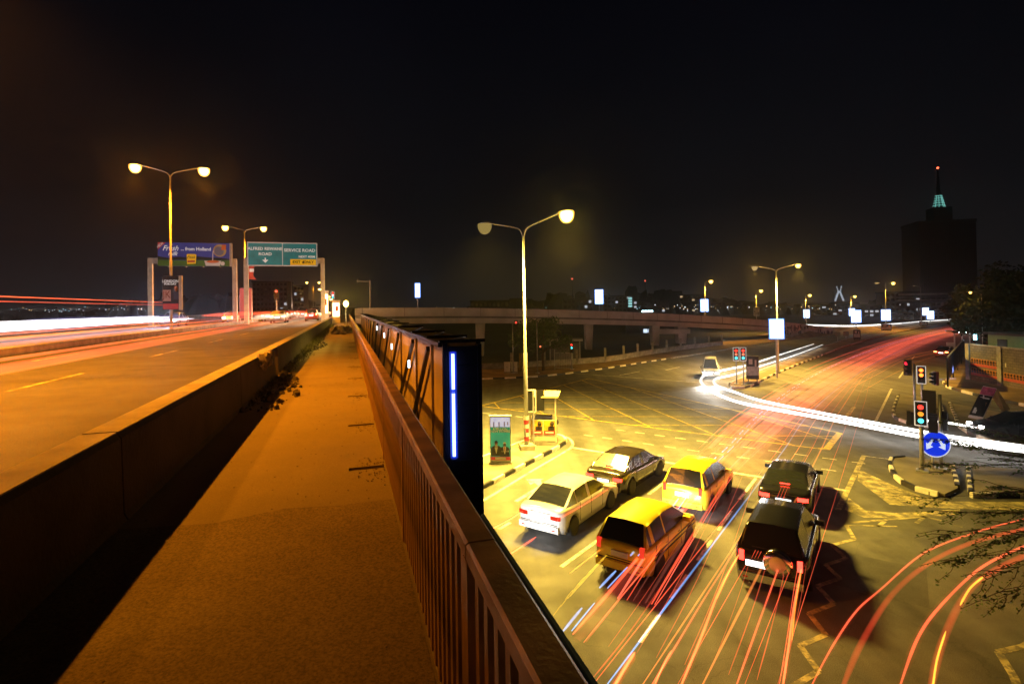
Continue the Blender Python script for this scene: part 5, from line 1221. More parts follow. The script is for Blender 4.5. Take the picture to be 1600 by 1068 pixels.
car('parked_car', 'white saloon car in the second lane from the left island, its tail lamps dim', 'sedan', 'white', at_rear((817, 797), (868, 810), .8, 'sedan', R(35)), R(35), tail=TLd, plate=PLo, group=GRP)
car('parked_car', 'dark brown saloon at the stop line with bright red brake lamps', 'sedan', 'dark', at_rear((916, 740), (970, 750), .8, 'sedan', R(37)), R(37), tail=TL, plate=PL, group=GRP)
car('taxi', 'yellow taxi estate with glaring pale tailgate at the stop line', 'wagon', 'yellow', at_rear((1037, 768), (1096, 780), .7, 'wagon', R(36)), R(36), tail=TLo, plate=PL, group=GRP, cat='taxi')
car('taxi', 'yellow taxi with black side stripes behind the taxi at the stop line', 'wagon', 'yellow', at_rear((932, 856), (1006, 868), .8, 'wagon', R(37)), R(37), tail=TLd, group=GRP, cat='taxi', stripes=True)
car('off_road_car', 'black off-road car with chrome spare wheel and lit orange tail lamps', 'suv', 'black', at_rear((1160, 866), (1248, 882), .95, 'suv', R(33)), R(33), tail=TL, plate=PL, spare=True, group=GRP)
car('parked_car', 'black saloon ahead of the off-road car with bluish lit boot', 'sedan', 'black', at_rear((1193, 769), (1256, 783), .8, 'sedan', R(33)), R(33), tail=TL, plate=PL, group=GRP)
p = at(1117, 590, 0); tw_ = car('white_minibus', 'white minibus with glaring headlights facing us beyond the twin red signals', 'minibus', 'white', (p.x, p.y + 1.2, .006), R(200), head=HL, cat='minibus')
p = at(1480, 557); car('parked_car', 'small red glowing car turning beyond the amber signal, near the lit canopy', 'sedan', 'red', (p.x, p.y, .006), R(55), tail=lamp('tail_orange', (1, .2, .05), 14), plate=PL)
p = at(1590, 686); car('parked_car', 'dark car with glaring headlight entering from the right edge', 'sedan', 'black', (p.x + .5, p.y + .2, .006), R(-76), head=HL)
_p = at_rear((817, 797), (868, 810), .8, 'sedan', R(35)) - Vector((math.sin(R(35)), math.cos(R(35)), 0)) * 7.6
car('parked_car', 'silver saloon queued close below the railing behind the white saloon', 'sedan', 'silver', (_p.x, _p.y, .006), R(35), head=HLo, group=GRP)
_behind = [(_p, R(35), 3.0)]
_p = at_rear((932, 856), (1006, 868), .8, 'wagon', R(37)); _behind.append((_p, R(36.5), 2.1))
# headlight beams of the cars that face the junction, plus one added blue spill light
def beam(p, az_, e, col=(1, .96, .88), size=R(50), down=-.12):
    ld = bpy.data.lights.new('headlight_or_spill', 'SPOT'); ld.energy = e; ld.color = col; ld.spot_size = size; ld.spot_blend = .7; ld.shadow_soft_size = .1
    l = bpy.data.objects.new('headlight_or_spill', ld); C.objects.link(l); l.location = p
    l.rotation_euler = Vector((math.sin(az_), math.cos(az_), down)).to_track_quat('-Z', 'Y').to_euler(); return l
p = at(1113, 597, 0); 
for s in (-.6, .6): beam((p.x - .9 + s, p.y - 1.6, .75), R(190), 900, size=R(95), down=-.04)
for _q, _h, _f in _behind:
    for s in (-.55, .55): beam((_q.x + math.sin(_h) * _f + s * math.cos(_h), _q.y + math.cos(_h) * _f - s * math.sin(_h), .66), _h, 420, size=R(60), down=-.02)
p = at(1528, 672, .6); beam((p.x, p.y, .65), R(-78), 1500)
p = at(1500, 553, .7); beam(tuple(at(1512, 578, .9)), R(-85), 900, (.35, .45, 1), R(60))  # added blue spill light for the road by the wall, no car here
# traffic on the bridge
BG = 'vehicles far along the bridge'
TLF = lamp('tail_far', (1, .09, .03), 40)
def bcar(label, kind, paint, d, s_, fwd=True, tail=TLF, head=HLo, cat='car'):
    p = B(d, s_, ZR + .006); car('distant_car' if kind not in ('minibus',) else 'distant_minibus', label, kind, paint, p, TH if fwd else TH + PI, tail=tail, head=head, plate=PL, group=BG, cat=cat, detail=False)
bcar('silver saloon with red tail lamps nearest along the bridge, by the barrier', 'sedan', 'silver', -7.9, 72)
bcar('white minibus on the bridge just past the silver saloon', 'minibus', 'white', -4.6, 92, cat='minibus')
bcar('red minibus in the middle lane of the bridge under the green sign', 'minibus', 'red', -8.0, 112, cat='minibus')
bcar('dark saloon in the far lane of the bridge under the green sign', 'sedan', 'dark', -10.5, 84)
bcar('red car in the far lane below the dark office building', 'wagon', 'red', -10.6, 118)
bcar('white car far ahead in the barrier lane of the bridge', 'sedan', 'white', -4.4, 135)
bcar('black car far ahead in the middle lane of the bridge', 'sedan', 'black', -7.8, 150)
bcar('red car close behind the first white minibus on the bridge', 'wagon', 'red', -4.6, 80)
bcar('dark car between the silver saloon and the median of the bridge', 'suv', 'dark', -10.0, 98)
bcar('oncoming car with glaring headlights beside the billboard gantry', 'sedan', 'silver', -17.6, 66, False, TLo, HL)
bcar('second oncoming car with glaring headlights behind the billboard gantry', 'sedan', 'white', -14.6, 80, False, TLo, HL)
bcar('third oncoming car with headlights beyond the billboard gantry', 'suv', 'black', -18.0, 100, False, TLo, HL)
for k in range(3): pass
# kiosks and signals where the footway ends
for k, (x0_, x1_, yt, Y, lb) in enumerate(((502, 513, 455, 84, 'tall white lit kiosk panel at the end of the bridge barrier'), (519, 531, 470, 78, 'small white lit cabin at the end of the footway'))):
    a = atd(x0_, yt, Y); c = atd(x1_, yt, Y); t = thing('kiosk', lb, 'kiosk', ((a.x + c.x) / 2, Y, ZW), RB); W_ = c.x - a.x; H_ = a.z - ZW
    MB().box((0, 0, H_ / 2), (W_, .8, H_)).build('casing', M_white, t); MB().box((0, -.42, H_ * .6), (W_ * .8, .03, H_ * .6)).build('lit_face', lamp('kiosk_face', (1, .62, .3), 7), t); MB().box((0, 0, H_ + .06), (W_ + .2, 1, .1)).build('roof', M_white, t)
    MB().box((W_ * .1, -.45, H_ * .65), (W_ * .35, .03, H_ * .22)).build('printed_panel', MT['print_orange'], t)
a = atd(520, 461, 84); t = thing('traffic_light', 'red glowing signal above the white cabin at the end of the footway', 'traffic light', (a.x, 84, ZW), RB, 'traffic lights')
MB().tube([(0, 0, 0), (0, 0, a.z - ZW)], .06, 8).build('pole', M_galv, t); sig_head(t, 0, -.1, a.z - ZW, 1.1, [RED, lamp('signal_pink', (1, .4, .4), 6, False), GRN])
a = atd(432, 461, 76); t = thing('traffic_light', 'dark signal with faint red lamp on the bridge median beyond the second lamp', 'traffic light', (a.x, 76, ZR + .28), RB, 'traffic lights')
MB().tube([(0, 0, 0), (0, 0, a.z - ZR - .28)], .08, 8).build('pole', M_galv, t); sig_head(t, 0, -.1, a.z - ZR - .2, 1.5, [lamp('signal_red_dim2', (1, .1, .05), 3), None, None], False)
m = MB(); rg = random.Random(5)
for k in range(60):
    r = rg.uniform(.08, .28); m.box(B(rg.uniform(-1.1, .3), rg.uniform(44, 48), ZW + r * .5 + rg.uniform(0, .25)), (r * 2, r * 1.4, r), mx=Matrix.Rotation(rg.uniform(0, 3), 3, (rg.random(), rg.random(), .5)))
m.build('debris_heap', M_rock, kind='stuff')['label'] = 'dark heap of debris across the far end of the footway'
# camera pole with side arm on the flyover
a = atd(578, 438, 84); t = thing('camera_pole', 'plain pole with a short side arm standing on the flyover at left', 'pole', (a.x, 84, 5), 0)
MB().tube([(0, 0, 0), (0, 0, a.z - 5)], .1, 8).build('pole', M_para, t); MB().box((-.9, 0, a.z - 5.15), (1.9, .08, .1)).build('arm', M_para, t); MB().box((-1.85, 0, a.z - 5), (.15, .2, .5)).build('camera_head', M_para, t)

def ORDN(k):
    return ['first', 'second', 'third', 'fourth', 'fifth', 'sixth', 'seventh', 'eighth', 'ninth', 'tenth', 'eleventh', 'twelfth', 'thirteenth', 'fourteenth', 'fifteenth', 'sixteenth', 'seventeenth', 'eighteenth', 'nineteenth', 'twentieth', 'twenty-first', 'twenty-second', 'twenty-third', 'twenty-fourth', 'twenty-fifth', 'twenty-sixth'][k]
# ================================================================== light trails left by the traffic
def col_ok(c): return c
def trail(label, pts, r, m_, z=None, group=None, flat=1.0, n=8, dash=None, name='light_trail', smooth=8, world=False):
    P = pts if world else [at(x, y, z) for x, y in pts]
    P = smooth_path(P, smooth) if smooth else [Vector(p) for p in P]
    o_ = P[0].copy(); mb = MB()
    if dash:
        Q = resample(P, .25); on, off = dash; i = 0; a = int(on / .25); b = int(off / .25)
        th_ = thing(name, label, 'light trail', o_, 0, group)
        while i + a < len(Q): MB().tube([q - o_ for q in Q[i:i + a + 1]], [r * .5] + [r] * (a - 1) + [r * .5] if a > 1 else r, n, True, flat).build('light_dash', m_, th_, True); i += a + b
        return th_
    else:
        k = len(P)
        if m_.name in HALO and not world:
            th_ = thing(name, label, 'light trail', o_, 0, group)
            fade = lambda i: min(1, .25 + 5 * min(i, k - 1 - i) / k)
            hm_, hs_ = HALO[m_.name]
            MB().tube([q - o_ for q in P], [r * .42 * fade(i) for i in range(k)], n, False, flat).build('trail_core', m_, th_, True)
            MB().tube([q - o_ + Vector((0, 0, -.004)) for q in P], [r * 1.25 * fade(i) for i in range(k)], 10, False, flat).build('trail_halo', hm_, th_, True)
            return th_
        rr = [r * min(1, .35 + 3 * min(i, k - 1 - i) / k * 2) for i in range(k)]
        mb.tube([q - o_ for q in P], rr, n, False, flat)
    ob = mb.build(name, m_, None, True, o_)
    ob.visible_shadow = True
    return tag(ob, label, 'light trail', group)
gr = glow('glow_red', (1, .12, .05), 1.5, 1.0); gr2 = glow('glow_red_soft', (1, .09, .04), .8, 2.2); go = glow('glow_orange', (1, .28, .03), 2.2); gp = glow('glow_pink', (1, .22, .14), .42, 2.4)
gw = glow('glow_white', (1, .96, .88), 5.5, 1.2); gb = glow('glow_blue', (.16, .45, 1), 1.5); gbw = glow('glow_blue_white', (.3, .5, 1), 1.2); gy_ = glow('glow_yellow', (1, .6, .04), .5); grs = glow('glow_red_strong', (1, .13, .04), 2.6, 1.0)
HALO = {'glow_red': (glow('halo_red', (1, .05, .01), .45, 3), 1), 'glow_red_strong': (glow('halo_red_strong', (1, .06, .01), .7, 3), 1), 'glow_orange': (glow('halo_orange', (1, .14, .01), .6, 3), 1), 'glow_amber': (glow('halo_amber', (1, .3, .02), .8, 3), 1)}
G1 = 'red light trails across the lanes below the railing'
trail('red trail from the left tail lamp of the front black saloon', [(1194, 768), (1156, 845), (1100, 935), (1053, 1013), (1012, 1080)], .04, gr, .8, G1)
trail('thick red trail from the left tail lamp of the black off-road car', [(1158, 860), (1127, 915), (1097, 991), (1060, 1080)], .06, grs, .9, G1)
trail('orange core of the trail from the left tail lamp of the off-road car', [(1158, 860), (1140, 891), (1120, 935)], .035, go, .9, G1)
trail('red trail from the right tail lamp of the front black saloon', [(1256, 782), (1222, 872), (1190, 960), (1147, 1080)], .05, gr, .8, G1)
trail('orange and red trail from the right tail lamp of the off-road car', [(1252, 886), (1240, 950), (1232, 1010), (1222, 1080)], .055, grs, .9, G1)
trail('orange core beneath the right tail lamp of the off-road car', [(1253, 886), (1243, 945), (1237, 1000)], .04, go, .9, G1)
trail('second thin red line left of the off-road car right lamp trail', [(1259, 835), (1244, 900), (1229, 1000), (1216, 1080)], .018, gr, .9, G1)
for k, dx in enumerate((-6, -1, 4)):
    trail(['left', 'middle', 'right'][k] + ' one of the three fine red lines over the front black saloon', [(1228 + dx, 758), (1215 + dx, 790), (1196 + dx, 838), (1180 + dx, 872)], .014, gr, 1.1, 'fine red lines over the black cars')
trail('broad soft red trail running down to the railing left of centre', [(1100, 765), (1060, 807), (1007, 860), (960, 915), (895, 990)], .1, gr, .75, G1)
trail('pale red band beside the broad soft trail near the railing', [(1230, 650), (1160, 720), (1100, 775), (1040, 838), (960, 925), (900, 1000)], .25, glow('glow_red_pale', (1, .12, .06), .3, 2.2), .8, G1, .5)
trail('narrow red line right of the broad soft trail near the railing', [(1025, 868), (970, 932), (912, 1003)], .03, gr, .75, G1)
trail('long faint red line curving down the middle lane', [(1090, 830), (1040, 905), (985, 985), (925, 1060)], .02, gr2, .8, G1)
trail('short thick red trail ending in a bright orange lamp at the bottom', [(992, 1018), (975, 1045), (955, 1080)], .075, grs, .8, G1)
trail('red trail left of the bottom red rectangle', [(1050, 1015), (1038, 1035), (1018, 1080)], .03, grs, .8, G1)
trail('red trail from the left lamp of the white saloon', [(818, 797), (795, 812), (760, 830)], .05, gr, .8, G1)
trail('red trail behind the right corner of the white saloon', [(838, 838), (805, 860), (770, 880)], .055, gr, .7, G1)
trail('red line along the flank of the white saloon', [(970, 750), (925, 780), (870, 812)], .03, gr, .9, G1)
trail('orange line from the left brake lamp of the dark brown saloon', [(917, 741), (900, 752), (868, 772)], .035, go, .85, G1)
trail('orange line below the yellow taxi running to the white lane line', [(1030, 790), (985, 823), (935, 860), (890, 895)], .03, go, .7, G1)
_rg = random.Random(6); G8 = 'fine faint red lines over the waiting lanes'
for k in range(9):
    u_ = (k + _rg.uniform(-.45, .45)) / 8; x1 = 900 + u_ * 320 + _rg.uniform(-8, 8); x0 = 1085 + u_ * 190 + _rg.uniform(-5, 5); y0 = 770 - _rg.uniform(0, 40) ; y1 = 1000 + u_ * 70
    trail(ORDN(k) + ' fine faint red line from the railing over the waiting lanes', [(x0, y0), ((x0 + x1) / 2 + 6, (y0 + y1) / 2), (x1, y1)], _rg.uniform(.006, .014), glow('glow_fine_red', (1, .12, .05), .6, 1), _rg.choice((.7, .8, .95)), G8)
# ghost smear and yellow flicker beside the railing
for k in range(7):
    trail(['first', 'second', 'third', 'fourth', 'fifth', 'sixth', 'seventh'][k] + ' thin yellow flicker line counted towards the railing', [(985 - 9 * k, 828 + 9 * k), (948 - 9 * k, 868 + 9 * k), (905 - 7 * k, 915 + 8 * k)], .014, gy_, .6, 'thin yellow flicker lines beside the railing', dash=(.5, .25))
G2 = 'pale blue dashed flicker trails'
trail('pale blue dashed flicker trail running up the middle of the junction', [(880, 985), (930, 925), (990, 862), (1040, 805), (1078, 755), (1110, 722), (1140, 695), (1165, 668), (1200, 635), (1245, 602), (1300, 572), (1360, 548), (1430, 526), (1500, 510)], .035, gbw, .9, G2, dash=(1.0, 1.0))
trail('second pale blue dashed line beside the first one', [(893, 985), (943, 925), (1002, 862), (1052, 805), (1088, 755), (1120, 722), (1148, 695), (1172, 668), (1207, 635), (1250, 602)], .02, gb, .9, G2, dash=(1.25, .75))
# far curve bundle
top = [(905, 925), (970, 835), (1040, 745), (1090, 700), (1150, 648), (1230, 598), (1300, 566), (1380, 536), (1450, 518), (1512, 506)]
bot = [(1030, 945), (1085, 850), (1150, 745), (1195, 700), (1245, 654), (1306, 608), (1372, 566), (1440, 531), (1485, 519), (1514, 513)]
rg = random.Random(12)
ORD = ['first', 'second', 'third', 'fourth', 'fifth', 'sixth', 'seventh', 'eighth', 'ninth', 'tenth', 'eleventh', 'twelfth', 'thirteenth', 'fourteenth', 'fifteenth']
for k in range(26):
    u_ = (k + .5) / 26; pts = [(a[0] + (b[0] - a[0]) * u_, a[1] + (b[1] - a[1]) * u_) for a, b in zip(top, bot)]
    wide = k % 3 == 1
    if wide or rg.random() < .5: pts = pts[3 if wide else rg.choice((1, 2, 3)):]
    mm = (gr2, gp, gr2, glow('glow_red_mid', (1, .1, .04), 2.0))[k % 4]
    trail(ORDN(k) + ' red streak from the median side in the bundle sweeping round the far bend', pts, .22 if wide else rg.uniform(.015, .07), mm if k % 2 else glow('glow_red_far', (1, .13, .07), 2.2, 1.2), .8, 'red streaks sweeping round the far bend', .45)
trail('bright red streak along the upper edge of the far bend', [(1240, 587), (1300, 561), (1380, 534), (1450, 516), (1512, 505)], .12, gr, .9, 'red streaks sweeping round the far bend')
trail('dense red glow at the vanishing end of the far bend', [(1380, 545), (1450, 525), (1512, 509)], .5, glow('glow_red_end', (1, .14, .08), 1.4), 1.0, 'red streaks sweeping round the far bend', .5)
G9 = 'long thin trails running from the bottom edge to the far bend'
for k in range(7):
    u_ = k / 6; x0 = 900 + u_ * 300 + _rg.uniform(-18, 18)
    pts = [(x0 + (1400 - x0) * q_, 1085 - 615 * q_) for q_ in (0, .25, .48, .62, .73)] + [(1345 + u_ * 28, 578 - u_ * 6), (1400 + u_ * 26, 549), (1452 + u_ * 20, 528), (1513, 507 + u_ * 4)]
    trail(ORDN(k) + ' long thin trail running from the bottom edge to the far bend', pts, _rg.uniform(.018, .035), (gr, glow('glow_blue', (.16, .45, 1), 1.5), glow('glow_fine_orange', (1, .25, .05), 1.0, 1), gr, glow('glow_fine_orange', (1, .25, .05), 1.0, 1), gr, gr)[k], .82, G9)
G3 = 'orange trails leading to the turning car'
trail('upper orange trail leading to the turning red car', [(1303, 612), (1345, 588), (1385, 570), (1420, 556), (1468, 546)], .06, go, .7, G3)
trail('middle orange trail leading to the turning red car', [(1327, 607), (1370, 585), (1415, 562), (1472, 549)], .07, go, .7, G3)
trail('lower orange trail ending before the amber signal', [(1346, 612), (1380, 592), (1412, 576), (1440, 563), (1475, 552)], .055, go, .7, G3)
trail('faint red line joining the orange trails to the bend', [(1440, 560), (1470, 535), (1505, 516)], .1, gr2, .8, G3)
trail('faint red line crossing beneath the white turning trails', [(1326, 608), (1300, 640), (1275, 685), (1240, 742)], .03, gr2, .8, G3)
G4 = 'red trails curving off to the right'
trail('outer left red trail curving off to the lower right', [(1258, 1090), (1300, 1010), (1338, 954), (1376, 920), (1445, 862.5), (1521, 832), (1567, 818.6), (1640, 800)], .05, gr, .8, G4)
trail('soft second red trail curving off to the right', [(1310, 1090), (1346, 1004), (1395, 927), (1453, 878), (1514, 849), (1583, 830), (1650, 815)], .065, glow('glow_red_mid2', (1, .08, .03), .6), .8, G4)
trail('third bright red trail curving off to the right', [(1400, 1090), (1434, 996), (1472, 943), (1529, 889), (1583, 860), (1640, 838)], .075, gr, .8, G4)
trail('rightmost red trail curving off to the right edge', [(1450, 1090), (1472, 1004), (1502, 939), (1537, 901), (1600, 868), (1660, 845)], .08, glow('glow_red_mid2', (1, .08, .03), .6), .8, G4)
trail('lower yellow core of the rightmost curving trail', [(1456, 1085), (1464, 1030), (1478, 985)], .05, glow('glow_amber', (1, .55, .05), 3.0), .8, G4)
trail('upper yellow core of the rightmost curving trail', [(1500, 945), (1516, 918), (1537, 900)], .06, glow('glow_amber', (1, .55, .05), 3.0), .8, G4)
G5 = 'white headlight trails of the turning car'
wo_ = [(1272, 537), (1228, 551), (1172, 569), (1140, 576), (1106, 584), (1095, 594), (1106, 607), (1131, 620), (1172, 632), (1299, 655), (1435, 681), (1486, 690), (1600, 704), (1660, 711)]
wi_ = [(1286, 538), (1238, 556), (1187, 572), (1146, 585), (1118, 592), (1120, 602), (1150, 613), (1191, 626), (1299, 648), (1435, 673), (1486, 682), (1600, 697), (1660, 704)]
trail('outer white headlight trail sweeping left then across the junction', wo_, .16, gw, .65, G5, .7)
trail('inner white headlight trail sweeping left then across the junction', wi_, .13, gw, .65, G5, .7)
trail('soft white glow between the two turning headlight trails', [((a[0] + b[0]) / 2, (a[1] + b[1]) / 2) for a, b in zip(wo_[:9], wi_[:9])], .4, glow('glow_white_soft', (1, .95, .85), .7, 2), .7, G5, .4)
trail('short white trail from the headlight of the car at the right edge', [(1440, 656), (1480, 660), (1526, 668)], .06, gw, .65, G5)
tr_ = thing('x', None, None); bpy.data.objects.remove(tr_)
trail('long white trail of cars descending the flyover foot', [atd(1250, 507, 124), atd(1330, 509, 137), atd(1400, 505.5, 152), atd(1440, 502, 176), atd(1503, 498, 207)], .3, glow('glow_white_far', (1, .97, .92), 4.5, 1.0), None, G5, .6, world=True)
# bridge trails
G6 = 'red trails of traffic leaving along the bridge'
def btrail(label, d, z, s0, s1, r, m_, g_, flat=1, dd=0):
    trail(label, [B(d, s0, ZR + z), B(d + dd * .5, (s0 + s1) / 2, ZR + z), B(d + dd, s1, ZR + z)], r, m_, None, g_, flat, world=True, smooth=6)
btrail('near broad red trail low over the bridge road', -4.25, .8, 3, 70, .085, gr, G6)
btrail('second red trail just beyond the near broad one', -5.0, .82, 3, 70, .03, gr, G6)
btrail('soft orange red trail in the middle lane of the bridge', -6.1, .8, 3, 74, .12, glow('glow_orange_soft', (1, .2, .04), .45), G6, .6)
btrail('bright orange red trail in the middle lane of the bridge', -7.3, .82, 3, 74, .07, glow('glow_orange_red', (1, .16, .04), 2.2), G6)
btrail('thin red trail in the far lane of the near carriageway', -8.7, .85, 4, 80, .05, gr, G6)
btrail('thin orange trail beside the bridge median', -9.7, .8, 4, 84, .05, go, G6)
btrail('faint red trail beside the bridge median', -10.6, .9, 4, 84, .1, gr2, G6)
btrail('thin pink line above the bridge road at left', -9.4, .95, 4, 84, .02, gr, G6)
btrail('yellow streak low over the near lane of the bridge', -5.6, .5, 6, 60, .07, glow('glow_yellow_soft', (1, .5, .05), .35), G6, .5)
btrail('high thin red trail of a lorry above the white trails', -15.4, 2.35, 6, 60, .03, grs, G6)
btrail('second high thin red trail ending by the gantry post', -15.4, 2.12, 20, 59, .03, gr, G6)
G7 = 'white trails of oncoming traffic on the bridge'
for k, (d, z, r) in enumerate(((-16.2, .74, .09), (-17.2, .72, .12), (-18.3, .74, .14), (-19.4, .74, .14), (-20.6, .8, .12), (-17.8, .98, .07), (-19.6, 1.05, .07))):
    btrail(ORD[k] + ' white headlight trail of oncoming traffic at the left edge, counted outward', d, z, 5, 68, r, glow('glow_white_hot', (1, .93, .95), 3.4, 1.0), G7)
btrail('broad violet white glow at the far end of the oncoming trails', -17.4, .9, 36, 70, .75, glow('glow_violet', (.45, .45, 1), 2.0, 2.2), G7, .6)
for k in range(9):
    btrail(ORD[k] + ' bright streak from the barrier among the far cars on the bridge', -3.6 - k * .85, .6 + (k % 3) * .3, 46 + k % 4 * 6, 150, .24, (go, glow('glow_cream', (1, .82, .55), 9), grs)[k % 3], 'mixed bright streaks among the far bridge traffic')
# light thrown by the oncoming headlights on the bridge
for d_, s_ in ((-17.0, 62), (-18.2, 62), (-14.0, 77), (-15.2, 77)): beam(B(d_, s_ - 1, ZR + .75), TH + PI - R(12), 500, (.6, .68, 1), R(50), -.01)

# ================================================================== far background
rg = random.Random(31)
M_bd = mat('building_dark', (.05, .05, .055), .8, var=.2, vscale=.08); M_bg = mat('building_grey', (.13, .13, .15), .8, var=.2, vscale=.08); M_wd = mat('window_dark', (.01, .012, .018), .15)
M_wl = lamp('window_lit', (.85, .9, 1), .55, False); M_wc = lamp('window_cyan', (.35, .85, .9), .8, False); M_ww = lamp('window_warm', (1, .7, .35), .6, False)
def building(label, x0_, x1_, yt, Y, floors, cols, bm, lit=.12, name='building', wm_=None, depth=14):
    a = atd(x0_, yt, Y); c = atd(x1_, yt, Y); W_ = c.x - a.x; H_ = max(3, a.z); cx = (a.x + c.x) / 2
    t = thing(name, label, 'building', (cx, Y, 0), -math.atan2(cx, Y) * .5)
    MB().box((0, depth / 2, H_ / 2), (W_, depth, H_)).build('wall', bm, t); MB().box((0, depth / 2, H_ + .25), (W_ + .6, depth + .6, .5)).build('roof', M_bd, t)
    fh = H_ / floors; cwid = W_ / cols; wmh = MB().box((0, 0, 0), (cwid * .62, .12, fh * .5)); ml = {k: wmh.mesh('window', m_) for k, m_ in (('d', M_wd), ('l', wm_ or M_wl))}
    for f in range(floors):
        for k in range(cols):
            inst('window', ml['l' if rg.random() < lit else 'd'], t, (-W_ / 2 + (k + .5) * cwid, -.05, (f + .55) * fh))
    return t
building('grey slab office with a few lit windows beyond the bridge traffic', 396, 447, 441, 260, 9, 9, M_bg, .06)
building('lower grey block right of the slab office under the green sign', 449, 474, 447, 300, 7, 5, M_bg, .08)
t = bpy.data.objects.new('window_column', None); bpy.data.objects.remove(t)
for k, (x, y) in enumerate(((405, 454), (409, 454), (405, 459), (409, 459), (405, 463), (409, 463))): pass
building('low dark house with blue lit windows left of the tall light box', 735, 795, 471, 260, 3, 9, M_bd, .05)
building('low dark block behind the lone light box beyond the flyover', 880, 925, 468, 300, 4, 7, M_bd, .15)
building('dark office block with a cyan lit stairwell beyond the flyover', 943, 990, 463, 280, 6, 8, M_bg, .06, wm_=M_wl)
building('low block right of the cyan lit stairwell', 990, 1045, 470, 330, 4, 9, M_bd, .12)
building('faint block with lit rooftop left of the single arm lamp', 1062, 1092, 461, 360, 6, 5, M_bd, .18, wm_=M_ww)
building('long low dark block behind the flyover lamps', 1105, 1175, 473, 380, 4, 12, M_bd, .12, wm_=M_ww)
building('low dark block in front of the cable bridge pylons', 1270, 1330, 478, 300, 3, 8, M_bd, .15)
building('dark low block left of the tower podium', 1345, 1395, 478, 260, 3, 7, M_bd, .2)
# cyan stairwell and shop lights
a = atd(981, 464, 278); c = atd(987, 480, 278); t = thing('lit_stairwell', 'cyan glowing stairwell strip on the dark office block', 'lit window', ((a.x + c.x) / 2, 277, 0))
for k in range(4): MB().box((0, 0, c.z + (a.z - c.z) * (k + .5) / 4), (c.x - a.x, .3, (a.z - c.z) / 4 - .3)).build('pane', lamp('stair_cyan', (.4, .85, .85), .8, False), t)
MB().box((0, .3, a.z / 2), (c.x - a.x + .6, .3, a.z)).build('frame', M_bd, t)
a = atd(1003, 486.5, 200); t = thing('flood_light', 'bank of cyan floodlights glaring just above the flyover parapet', 'floodlight', (a.x, 200, 0))
MB().box((0, 0, 4.2), (.3, .3, 8.4)).build('pole', M_dark, t); zf = atd(1010, 486, 200).z
for k in range(4): MB().box((.3 + k * 1.1, 0, zf), (.8, .3, .6)).build('lit_face', lamp('flood_cyan', (.55, .9, 1), 8, False), t)
MB().box((2, .25, zf), (5, .2, .8)).build('frame', M_dark, t)
a = atd(1006, 514, 150); c = atd(1019, 530, 150); t = thing('shop_front', 'bluish white lit doorway under the flyover', 'shop', ((a.x + c.x) / 2, 150, 0))
MB().box((0, 2.5, 2.3), (12, 4.6, 4.6)).build('wall', M_bd, t); MB().box((0, 2.4, 4.75), (12.6, 5.4, .3)).build('roof', M_bd, t)
for k in range(2): MB().box((-.65 + k * 1.3, .1, c.z + (a.z - c.z) / 2), (1.1, .15, a.z - c.z)).build('lit_door', lamp('door_light', (.65, .8, 1), 1.3, False), t)
# white cable bridge pylon
a = atd(1311, 447, 900); c = atd(1311, 464, 900); t = thing('bridge_pylon', 'distant white lit X shaped cable bridge pylon on the skyline', 'bridge', (a.x, 900, 0))
w_ = 3.6
for s in (-1, 1):
    MB().tube([(s * 7, 0, c.z - 6), (s * 1.2, 0, (a.z + c.z) / 2), (s * 4.2, 0, a.z)], [1.5, 1.3, 1.0], 6).build('pylon_leg', lamp('pylon_white', (.75, .85, 1), .8, False), t)
MB().box((0, 0, (a.z + c.z) / 2), (4, 1, 1.2)).build('crossbeam', MT['pylon_white'], t)
MB().box((0, 4, 12), (16, 4, 24)).build('foundation', M_bd, t)
# dark office tower with a spire
TY = 330; a = atd(1409, 348, TY); c = atd(1519, 340, TY); Ht = a.z; Wt = c.x - a.x
Wt *= .9
t = thing('office_tower', 'tall dark office tower with a pointed spire lit green, red beacon on top', 'building', ((a.x + c.x) / 2 + 9, TY, 0), R(-14))
fw_ = Wt * .68
MB().box((-Wt * .05, fw_ / 2, Ht / 2), (Wt * .78, fw_ * .9, Ht)).build('wall', mat('tower_glass', (.012, .013, .016), .35), t)
MB().box((-Wt * .05, fw_ / 2, Ht + .8), (Wt * .8, fw_ * .92, 1.6)).build('cornice', mat('tower_cornice', (.06, .06, .06), .7), t)
m = MB()
for k in range(26): m.box((-Wt * .05 - Wt * .39 + (k + .5) * Wt * .78 / 26, fw_ * .05 - .15, Ht * .5), (.35, .4, Ht * .96))
m.build('mullion', mat('tower_mullion', (.03, .03, .034), .5), t)
fm = MB()
for k in range(30): fm.box((-Wt * .05, fw_ * .05 - .08, Ht * (k + .5) / 30), (Wt * .77, .2, .5))
fm.build('floor_band', MT['tower_mullion'], t)
wmm = MB().box((0, 0, 0), (2.2, .2, 1.2)).mesh('window', M_ww)
for k in range(5): inst('window', wmm, t, (rg.uniform(-.35, .25) * Wt, fw_ * .05 - .5, Ht * rg.uniform(.04, .12)))
sx_ = -Wt * .02; top_z = atd(1453, 262, TY + fw_ / 2).z; Zp = lambda y: atd(1455, y, TY + fw_ / 2).z
MB().box((sx_, fw_ / 2, (Ht + Zp(328)) / 2 + 1), (Wt * .26, Wt * .26, Zp(328) - Ht)).build('rooftop_block', MT['tower_glass'], t)
m = MB(); hb_ = Wt * .085; zb_ = Zp(328); zt_ = Zp(268)
m.lathe([(hb_, zb_), (hb_ * .62, zb_ + (zt_ - zb_) * .22), (hb_ * .34, zb_ + (zt_ - zb_) * .5), (hb_ * .12, zt_), (.05, zt_ + 2)], 12, (sx_, fw_ / 2, 0)); m.build('spire', mat('spire_metal', (.05, .06, .06), .5, .4), t)
rings = MB()
